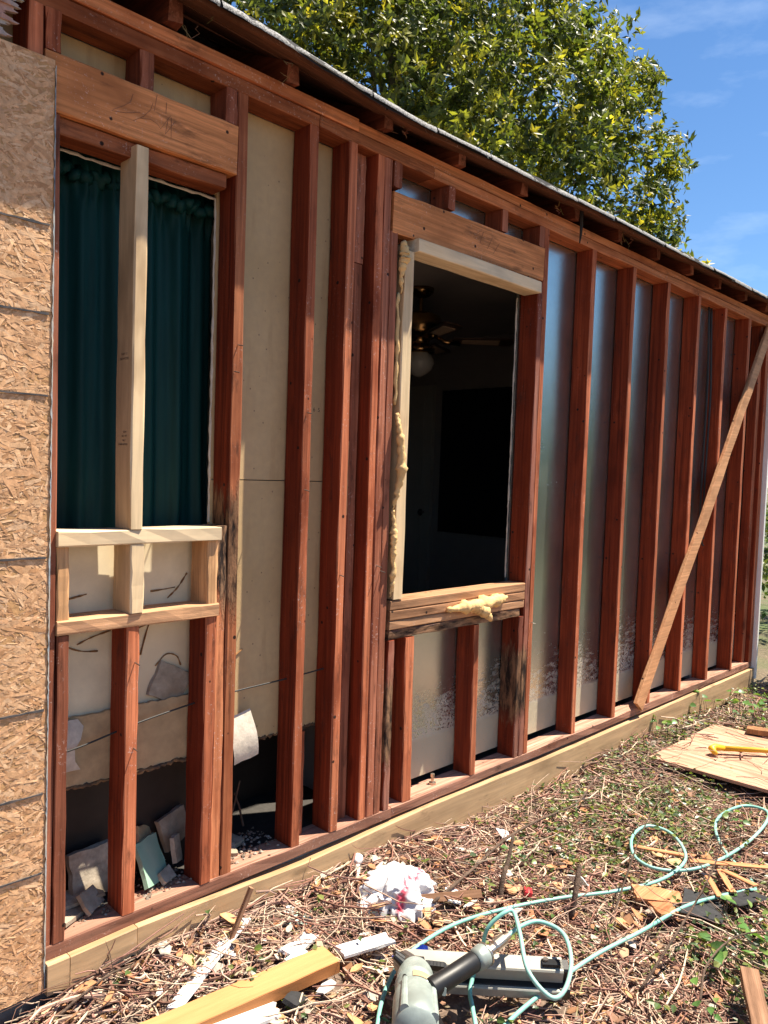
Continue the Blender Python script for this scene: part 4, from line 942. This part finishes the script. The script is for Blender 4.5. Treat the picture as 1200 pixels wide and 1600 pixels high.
stem('vine_stem', [(2.0, -.33, -.18), (2.25, -.30, -.165), (2.5, -.26, -.15), (2.75, -.25, -.15), (3.0, -.28, -.14), (3.25, -.22, -.12)], (.006, .004), 'long grey vine stem lying along the foot of the wall', 'vine', 0, 4)
stem('vine_stem', [(.62, -.06, -.07), (.80, -.06, -.16), (.90, -.07, -.125), (1.0, -.055, -.11), (1.12, -.05, -.135)], (.006, .002), 'pale dead vine arching over the board joint at lower left', 'vine', 0, 2)
stem('vine_stem', [(2.20, -1.15, -.2), (2.32, -1.12, -.16), (2.5, -1.14, -.14), (2.65, -1.25, -.13)], (.004, .002), 'pale vine stem passing the brown board at lower right', 'vine', 0, 2)
random.seed(99)
# ------------------------------------------------------------------ ground litter (stuff)
def in_view(x, y):
    d = Vector((x, y, -.2))-CAM; zc = d.dot(fw)
    if zc < .3: return False
    u, v = d.dot(rt)/zc, d.dot(up)/zc
    return -.62 < u < .62 and -.80 < v
def sample_ground(n, xr=(.3, 7), yr=(-2.2, .02), dens=None):
    out = []
    while len(out) < n:
        x = rnd(*xr); y = rnd(*yr)
        if not in_view(x, y): continue
        dist = math.hypot(x, y+1.98)
        if random.random() > min(1, (2.6/dist)**1.5): continue
        if dens and random.random() > dens(x, y): continue
        out.append((x, y))
    return out
def over_sheet(x, y): return 3.86 < x < 4.72 and -1.41 < y < -.19
def seg_d(x, y, a, b):
    a, b, p = Vector(a[:2]), Vector(b[:2]), Vector((x, y)); t = max(0, min(1, (p-a).dot(b-a)/(b-a).length_squared)); return (p-(a+(b-a)*t)).length
def blocked(x, y):
    return seg_d(x, y, (1.53, -.34), (.72, -.24)) < .05 or seg_d(x, y, NO, ME_) < .05 or seg_d(x, y, B0, B1) < .07 or seg_d(x, y, H0, H1) < .04 or math.hypot(x-1.945, y+.215) < .1 or seg_d(x, y, (2.366, -1.222), (2.06, -1.375)) < .03
tw_cols = [(.26, .13, .095), (.33, .19, .14), (.20, .10, .075), (.42, .29, .215), (.50, .38, .285), (.30, .165, .135), (.37, .24, .19), (.58, .46, .34), (.16, .085, .06), (.45, .31, .23)]
m = MB()
for (x, y) in sample_ground(11500):
    near = math.exp(-((y+.12)/.25)**2)
    z = gz(x, y)+abs(random.gauss(0, .014))+.012*near+(.06 if over_sheet(x, y) and random.random() < .0 else 0)
    if over_sheet(x, y) and random.random() < .93: continue
    if over_sheet(x, y): z = -.145
    ln = rnd(.04, .26) if random.random() < .8 else rnd(.25, .5); a = rnd(0, 6.283); n = 5; p = Vector((x, y, z)); q = []
    rr = rnd(.0009, .0026) if random.random() < .85 else rnd(.0026, .005); k = rnd(-.5, .5); pit = random.gauss(0, .10)
    for i in range(n):
        q.append(p.copy()); a += k+rnd(-.35, .35); p = p+Vector((math.cos(a), math.sin(a), pit+rnd(-.12, .12)))*(ln/n)
        if p.y > -.024: p.y = -.024-rnd(0, .004)
        p.z = max(p.z, gz(p.x, p.y)+.002)
    if any(blocked(p_.x, p_.y) for p_ in q) and random.random() < .93: continue
    m.tube(q, [rr, rr, rr*.9, rr*.8, rr*.6], 4, mul(random.choice(tw_cols), rnd(.8, 1.3)), False)
tag(m.build('twig_litter', M['twig']), 'matted reddish brown twigs and dry vines covering the ground', 'twigs', None, 'stuff')
m = MB()
chip_cols = [(.42, .24, .13), (.5, .33, .2), (.33, .17, .09), (.55, .42, .3), (.25, .14, .09), (.42, .36, .3), (.45, .2, .1)]
for (x, y) in sample_ground(2300):
    if over_sheet(x, y): continue
    z = gz(x, y)+rnd(.002, .03); s = rnd(.006, .022)*(1.7 if random.random() < .12 else 1); asp = rnd(.3, .9); a = rnd(0, 6.28); t1, t2 = random.gauss(0, .35), random.gauss(0, .35)
    vs = []
    for th in (0, -.0025):
        for kk in range(5):
            an = kk*2*math.pi/5+rnd(-.35, .35); lx, ly = math.cos(an)*s, math.sin(an)*s*asp
            X, Y_ = lx*math.cos(a)-ly*math.sin(a), lx*math.sin(a)+ly*math.cos(a); vs.append((x+X, min(y+Y_, -.024), z+X*t1+Y_*t2+th))
    m.add(vs, [(0, 1, 2, 3, 4), (9, 8, 7, 6, 5)]+[(i, 5+i, 5+(i+1) % 5, (i+1) % 5) for i in range(5)], mul(random.choice(chip_cols), rnd(.75, 1.15)))
for (x, y) in [(rnd(.9, 2.6), rnd(-.55, -.04)) for _ in range(85)]+[(rnd(1.7, 3.3), rnd(-1.0, -.15)) for _ in range(90)]:
    if blocked(x, y): continue
    z = gz(x, y)+rnd(.015, .045); s_ = rnd(.012, .036); asp = rnd(.25, .7); a = rnd(0, 6.28); t1, t2 = random.gauss(0, .22), random.gauss(0, .22); vs = []
    col = random.choice([(.6, .58, .54), (.5, .44, .37), (.55, .3, .14), (.62, .4, .22), (.5, .26, .13), (.66, .5, .33)] if x < 1.8 else [(.55, .3, .14), (.6, .38, .2), (.5, .26, .13), (.42, .2, .1), (.66, .62, .56)])
    for th in (0, -.004):
        for kk in range(6):
            an = kk*math.pi/3+rnd(-.3, .3); lx, ly = math.cos(an)*s_*rnd(.8, 1.2), math.sin(an)*s_*asp*rnd(.8, 1.2)
            X, Y_ = lx*math.cos(a)-ly*math.sin(a), lx*math.sin(a)+ly*math.cos(a); vs.append((x+X, min(y+Y_, -.026), z+X*t1+Y_*t2+th))
    m.add(vs, [(0, 1, 2, 3, 4, 5), (11, 10, 9, 8, 7, 6)]+[(i, 6+i, 6+(i+1) % 6, (i+1) % 6) for i in range(6)], mul(col, rnd(.8, 1.1)))
tag(m.build('wood_chip_litter', M['twig']), 'scattered wood chips, bark flakes and paint flakes on the ground', 'wood chips', None, 'stuff')
def leaf_at(m, p, d, nrm, ln, wd, col, fold=.18, curl=.15, lod=False):
    """pointed leaf of six faces-worth: base p, direction d, normal nrm"""
    s = d.cross(nrm).normalized(); nn = s.cross(d).normalized(); b = len(m.v)
    rows = ((.0, .06), (.42, 1.), (1., .05)) if lod else ((.0, .06), (.35, 1.), (.72, .72), (1., .03))
    for t, w in rows:
        c = p+d*(ln*t)-nn*(curl*ln*t*t)
        m.v += [tuple(c-s*(wd*w/2)+nn*(fold*wd*w)), tuple(c), tuple(c+s*(wd*w/2)+nn*(fold*wd*w))]
    for i in range(len(rows)-1):
        for k in range(2): m.face((b+i*3+k, b+i*3+k+1, b+(i+1)*3+k+1, b+(i+1)*3+k), col)
def rdir(zmin=-1, zmax=1):
    z = rnd(zmin, zmax); a = rnd(0, 6.283); r = math.sqrt(max(0, 1-z*z)); return Vector((r*math.cos(a), r*math.sin(a), z))
greens = [(.07, .12, .03), (.11, .16, .035), (.05, .09, .025), (.17, .21, .05), (.07, .11, .05), (.22, .25, .07)]
def greend(x, y):
    g = .03
    g += .9*math.exp(-((x-3.35)/.55)**2-((y+.45)/.3)**2)+.7*math.exp(-((x-4.4)/.8)**2-((y+.12)/.1)**2)+.35*math.exp(-((x-3.0)/.5)**2-((y+.35)/.2)**2)
    g += .5*math.exp(-((x-2.55)/.25)**2-((y+1.15)/.15)**2)+.45*(x > 4.7)+.06*math.exp(-((x-2.7)/.6)**2-((y+.6)/.3)**2)
    return min(1, g)
m = MB()
for (x, y) in sample_ground(1500, dens=greend):
    if over_sheet(x, y) and random.random() < .95: continue
    z = gz(x, y)+rnd(.0, .03); h = rnd(.02, .07)
    for k in range(random.randrange(2, 5)):
        p = Vector((x+rnd(-.03, .03), min(y+rnd(-.03, .03), -.03), z+rnd(0, h))); leaf_at(m, p, rdir(-.2, .5), rdir(.5, 1), rnd(.012, .032), rnd(.008, .022), mul(random.choice(greens), rnd(.7, 1.3)))
tag(m.build('weed_leaves', M['leaf']), 'small green weeds and ivy leaves growing through the twigs', 'weeds', None, 'stuff')
m = MB()
for (x, y) in sample_ground(1500):
    if over_sheet(x, y): continue
    p = Vector((x, min(y, -.05), gz(x, y)+rnd(.004, .03))); c = random.choice([(.3, .17, .08), (.42, .28, .15), (.24, .13, .07), (.5, .4, .26)]); leaf_at(m, p, rdir(-.15, .35), rdir(.4, 1), rnd(.012, .035), rnd(.006, .018), mul(c, rnd(.7, 1.2)), .2, .5)
tag(m.build('dry_leaf_litter', M['leaf']), 'dry brown leaves scattered among the twigs', 'leaf litter', None, 'stuff')
m = MB()
for (x, y) in sample_ground(1500, dens=lambda x, y: .15+greend(x, y)):
    if over_sheet(x, y): continue
    z = gz(x, y); a = rnd(0, 6.28); l = rnd(.03, .09); p = Vector((x, min(y, -.06), z)); d = Vector((math.cos(a)*.7, math.sin(a)*.7, 1)).normalized()
    leaf_at(m, p, d, Vector((-d.x, -d.y, .3)), l, rnd(.002, .005), mul(random.choice([(.12, .17, .04), (.3, .27, .12), (.4, .33, .18), (.2, .2, .07)]), rnd(.7, 1.2)), .05, .6)
tag(m.build('grass_tufts', M['leaf']), 'thin grass blades and straw poking from the litter', 'grass', None, 'stuff')
# ivy plants with large leaves
def ivy(loc, n, r, lmin, lmax, label, stemlen=.06, seedcol=None):
    e = empty('ivy_plant', loc, label, 'plant', None); o = Vector(loc)
    for k in range(n):
        p = o+Vector((rnd(-r, r), rnd(-r, r)*.8, 0)); tip = p+Vector((rnd(-.03, .03), rnd(-.03, .03), rnd(.3, 1)*stemlen)); sm = MB(); sm.tube([tuple(p-Vector((0, 0, .02))), tuple(p.lerp(tip, .6)+Vector((.004, 0, 0))), tuple(tip)], .0012, 4); sm.build('stem', M['bark'], e, tuple(p))
        lf = MB(); leaf_at(lf, tip, rdir(-.15, .3), rdir(.6, 1), rnd(lmin, lmax), rnd(lmin, lmax)*.85, mul(random.choice([(.10, .22, .05), (.14, .27, .06), (.08, .17, .045), (.2, .3, .08)]), rnd(.8, 1.2)), .12, .25)
        lf.build('leaf', M['leaf'], e, tuple(tip), True)
ivy((2.50, -1.17, -.20), 15, .12, .03, .055, 'ivy with large glossy leaves beside the brown board at lower right')
ivy((2.72, -1.08, -.20), 9, .09, .02, .04, 'small ivy clump at the right edge by the hose end')
ivy((2.15, -1.17, -.20), 6, .05, .02, .035, 'tiny ivy sprig in the twigs at the bottom right')
ivy((3.30, -.80, -.19), 12, .10, .018, .035, 'ivy sprigs growing inside the far hose loop', .12)
ivy((4.30, -.13, -.19), 14, .12, .03, .05, 'leafy weed growing against the pale skirt board', .12)
ivy((5.05, -.22, -.19), 34, .30, .035, .06, 'dark ivy patch in shade at the right end of the wall', .15)
ivy((2.45, -.33, -.19), 8, .08, .018, .035, 'low green sprig beside the grey vine', .03)

# ================================================================== TREES, SHRUBS, FENCE
def crown_mesh(m, blobs, nclus, leafn, ll, lw, cols, shell=.55, seedv=1):
    random.seed(seedv); wts = [b[1]**2 for b in blobs]; pts = []
    for _ in range(nclus):
        c, r, sq = random.choices(blobs, wts)[0]
        d = rdir(-.85, 1); rr = r*(lerp(shell, 1.04, random.random()**.6))*(1+.14*noise.noise(d*2.3+Vector(c)*.7))
        if noise.noise((Vector(c)+d*rr)*1.1) < -.22 and random.random() < .75: continue
        p = Vector(c)+Vector((d.x*rr, d.y*rr, d.z*rr*sq)); pts.append(p)
        ax = (d+rdir()*.7+Vector((0, 0, .35))).normalized(); tcol = random.choices(cols, [6, 5, 4, 2, 1][:len(cols)])[0]; tcol = mul(tcol, rnd(.7, 1.25))
        k = random.randrange(leafn-2, leafn+3); a0 = rnd(0, 6.28); u = ax.orthogonal().normalized(); w = ax.cross(u)
        for i in range(k):
            a = a0+i*2.399; el = rnd(-.5, 1.2); dd = (u*math.cos(a)+w*math.sin(a))*math.cos(el)+ax*math.sin(el)
            leaf_at(m, p+rdir()*ll*.35, (dd+rdir()*.35).normalized(), (ax+rdir()*.6).normalized(), ll*rnd(.6, 1.25), lw*rnd(.7, 1.25), mul(tcol, rnd(.7, 1.3)), .12, .2, True)
    return pts
def tree(name, base, height, blobs, nclus, leafn, ll, lw, cols, label, cat, seedv, trunk_r=.25, limbs=14, mat='mag', group=None):
    e = empty(name, base, label, cat, group); m = MB(); pts = crown_mesh(m, blobs, nclus, leafn, ll, lw, cols, seedv=seedv)
    o = m.build('crown', M[mat], e, base); o['kind'] = 'stuff'
    b = Vector(base); top = Vector((b.x, b.y, b.z+height)); t = MB(); t.tube([tuple(b-Vector((0, 0, .2))), tuple(b.lerp(top, .3)+Vector((rnd(-.1, .1), rnd(-.1, .1), 0))*trunk_r*3), tuple(b.lerp(top, .65)), tuple(top)], [trunk_r*1.25, trunk_r, trunk_r*.6, trunk_r*.12], 10)
    for p in random.sample(pts, min(limbs, len(pts))):
        s = b.lerp(top, rnd(.25, .8)); s.z = min(s.z, p.z+.2*height); mid = s.lerp(p, .55)+Vector((0, 0, (p-s).length*.06)); t.tube([tuple(s), tuple(mid), tuple(p)], [trunk_r*.28, trunk_r*.15, trunk_r*.03], 6)
    t.build('trunk', M['tbark'], e, base, True); return e
mcols = [(.07, .10, .028), (.12, .15, .035), (.19, .21, .042), (.30, .30, .05), (.45, .41, .06)]
T = Vector((10.72, 8.48, 0)); tocam = Vector((0-T.x, -1.98-T.y, 0)).normalized(); tr = Vector((-tocam.y, tocam.x, 0))
random.seed(5); blobs = []
def tb(r_, f_, z_, rad, sq=1.): blobs.append((tuple(T+tr*r_+tocam*f_+Vector((0, 0, z_))), rad, sq))
tb(0, 0, 6.6, 3.9, 1.15)
for (r_, f_, z_, rad) in ((-3.2, .8, 6.2, 2.3), (-2.4, 1.2, 8.6, 1.9), (-.4, 1.6, 9.6, 1.9), (1.3, 1.2, 9.0, 1.8), (2.7, 1., 7.7, 1.7), (3.6, .8, 6.3, 1.55), (3.9, .4, 5.2, 1.3), (1.6, 2.4, 6.6, 2.0), (-.8, 2.6, 7.0, 2.1), (.6, 2.4, 5.0, 2.0), (-3.8, .4, 7.6, 1.6), (4.5, .5, 6.9, .7), (4.75, .4, 5.7, .6), (5.2, .5, 4.9, .55), (3.9, .6, 8.2, .75), (4.6, .4, 4.3, .8)): tb(r_, f_, z_, rad, rnd(.8, 1.))
S1 = 1 if (rt.dot(tr) > 0) else -1
if S1 < 0:
    blobs = [(tuple(T+tr*(-(Vector(c)-T).dot(tr))+tocam*((Vector(c)-T).dot(tocam))+Vector((0, 0, c[2]))), r, s) for c, r, s in blobs]
tree('magnolia_tree', (T.x, T.y, -.24), 10.2, blobs, 13500, 9, .14, .064, mcols, 'large evergreen magnolia tree rising behind the roof', 'tree', 11, .32, 46)
# trees across the yard (outside the frame, mirrored in the foil)
for i, (x, y, h) in enumerate(((15, -7.5, 2.7), (12.5, -12, 3.0), (18.5, -4.2, 2.8), (9, -14.5, 3.2))):
    bl = [((x+rnd(-1.4, 1.4), y+rnd(-1.4, 1.4), h*.62+rnd(-.8, 1.)), rnd(1.2, 1.7), .95) for _ in range(6)]
    tree('yard_tree', (x, y, -.24), h*.8, bl, 700, 8, .24, .12, [(.05, .1, .02), (.08, .14, .03), (.04, .08, .02), (.11, .17, .04), (.15, .2, .05)], ['leafy tree across the yard, nearest to the fence line', 'leafy tree across the yard, second along', 'leafy tree across the yard, farthest to the right', 'leafy tree across the yard behind the viewer'][i], 'tree', 40+i, .14, 8, 'leaf', 'yard trees outside the frame')
# shrub at the house corner shading the end of the wall
def shrub(loc, r, h, n, ll, label, seedv, cols=greens):
    bl = [((loc[0]+rnd(-r, r)*.6, loc[1]+rnd(-r, r)*.6, loc[2]+h*rnd(.35, .75)), r*rnd(.5, .75), .9) for _ in range(5)]
    return tree('shrub', loc, h*.7, bl, n, 6, ll, ll*.5, [greens[0], greens[1], greens[2], greens[3], greens[5]], label, 'shrub', seedv, .03, 10, 'leaf')
random.seed(12)
shrub((6.32, -.42, -.24), .34, 1.6, 380, .09, 'leafy shrub shading the right end of the wall', 61)
shrub((7.1, -1.75, -.24), .85, 2.1, 900, .10, 'broad dark shrub added out of frame right of the plywood sheet', 65)  # this and the next two: unseen shrubs added to darken the foil's reflection
shrub((7.4, -3.2, -.24), .95, 2.2, 900, .10, 'second broad dark shrub added out of frame, farther from the wall', 66)
shrub((8.3, -4.6, -.24), 1.0, 2.4, 900, .10, 'third broad dark shrub added out of frame, farthest from the wall', 67)
shrub((7.3, .85, -.24), .5, .95, 420, .07, 'low bright shrub beyond the white corner trim', 62)
shrub((8.6, 1.1, -.24), .8, 1.4, 520, .08, 'taller shrub behind the wire fence', 63)
shrub((9.6, .4, -.24), .8, 1.2, 420, .08, 'rounded shrub behind the wire fence, farther right', 64)
fence = empty('wire_fence', (8.0, 1.5, -.24), 'grey wire mesh fence beyond the house corner', 'fence')
for k in range(6):
    y = -3+k*1.4; m = MB(); m.tube([(8, y, -.3), (8, y, 1.65)], .025, 8); m.tube([(8, y, 1.65), (8, y, 1.69)], [.032, .006], 8); part('post', m, M['wire'], fence)
m = MB()
for k in range(19): m.tube([(8, -3, -.2+k*.1), (8, 4, -.2+k*.1)], .002, 4)
for k in range(71): m.tube([(8.003, -3+k*.1, -.2), (8.003, -3+k*.1, 1.6)], .002, 4)
part('wire_mesh', m, M['wire'], fence)['kind'] = 'stuff'
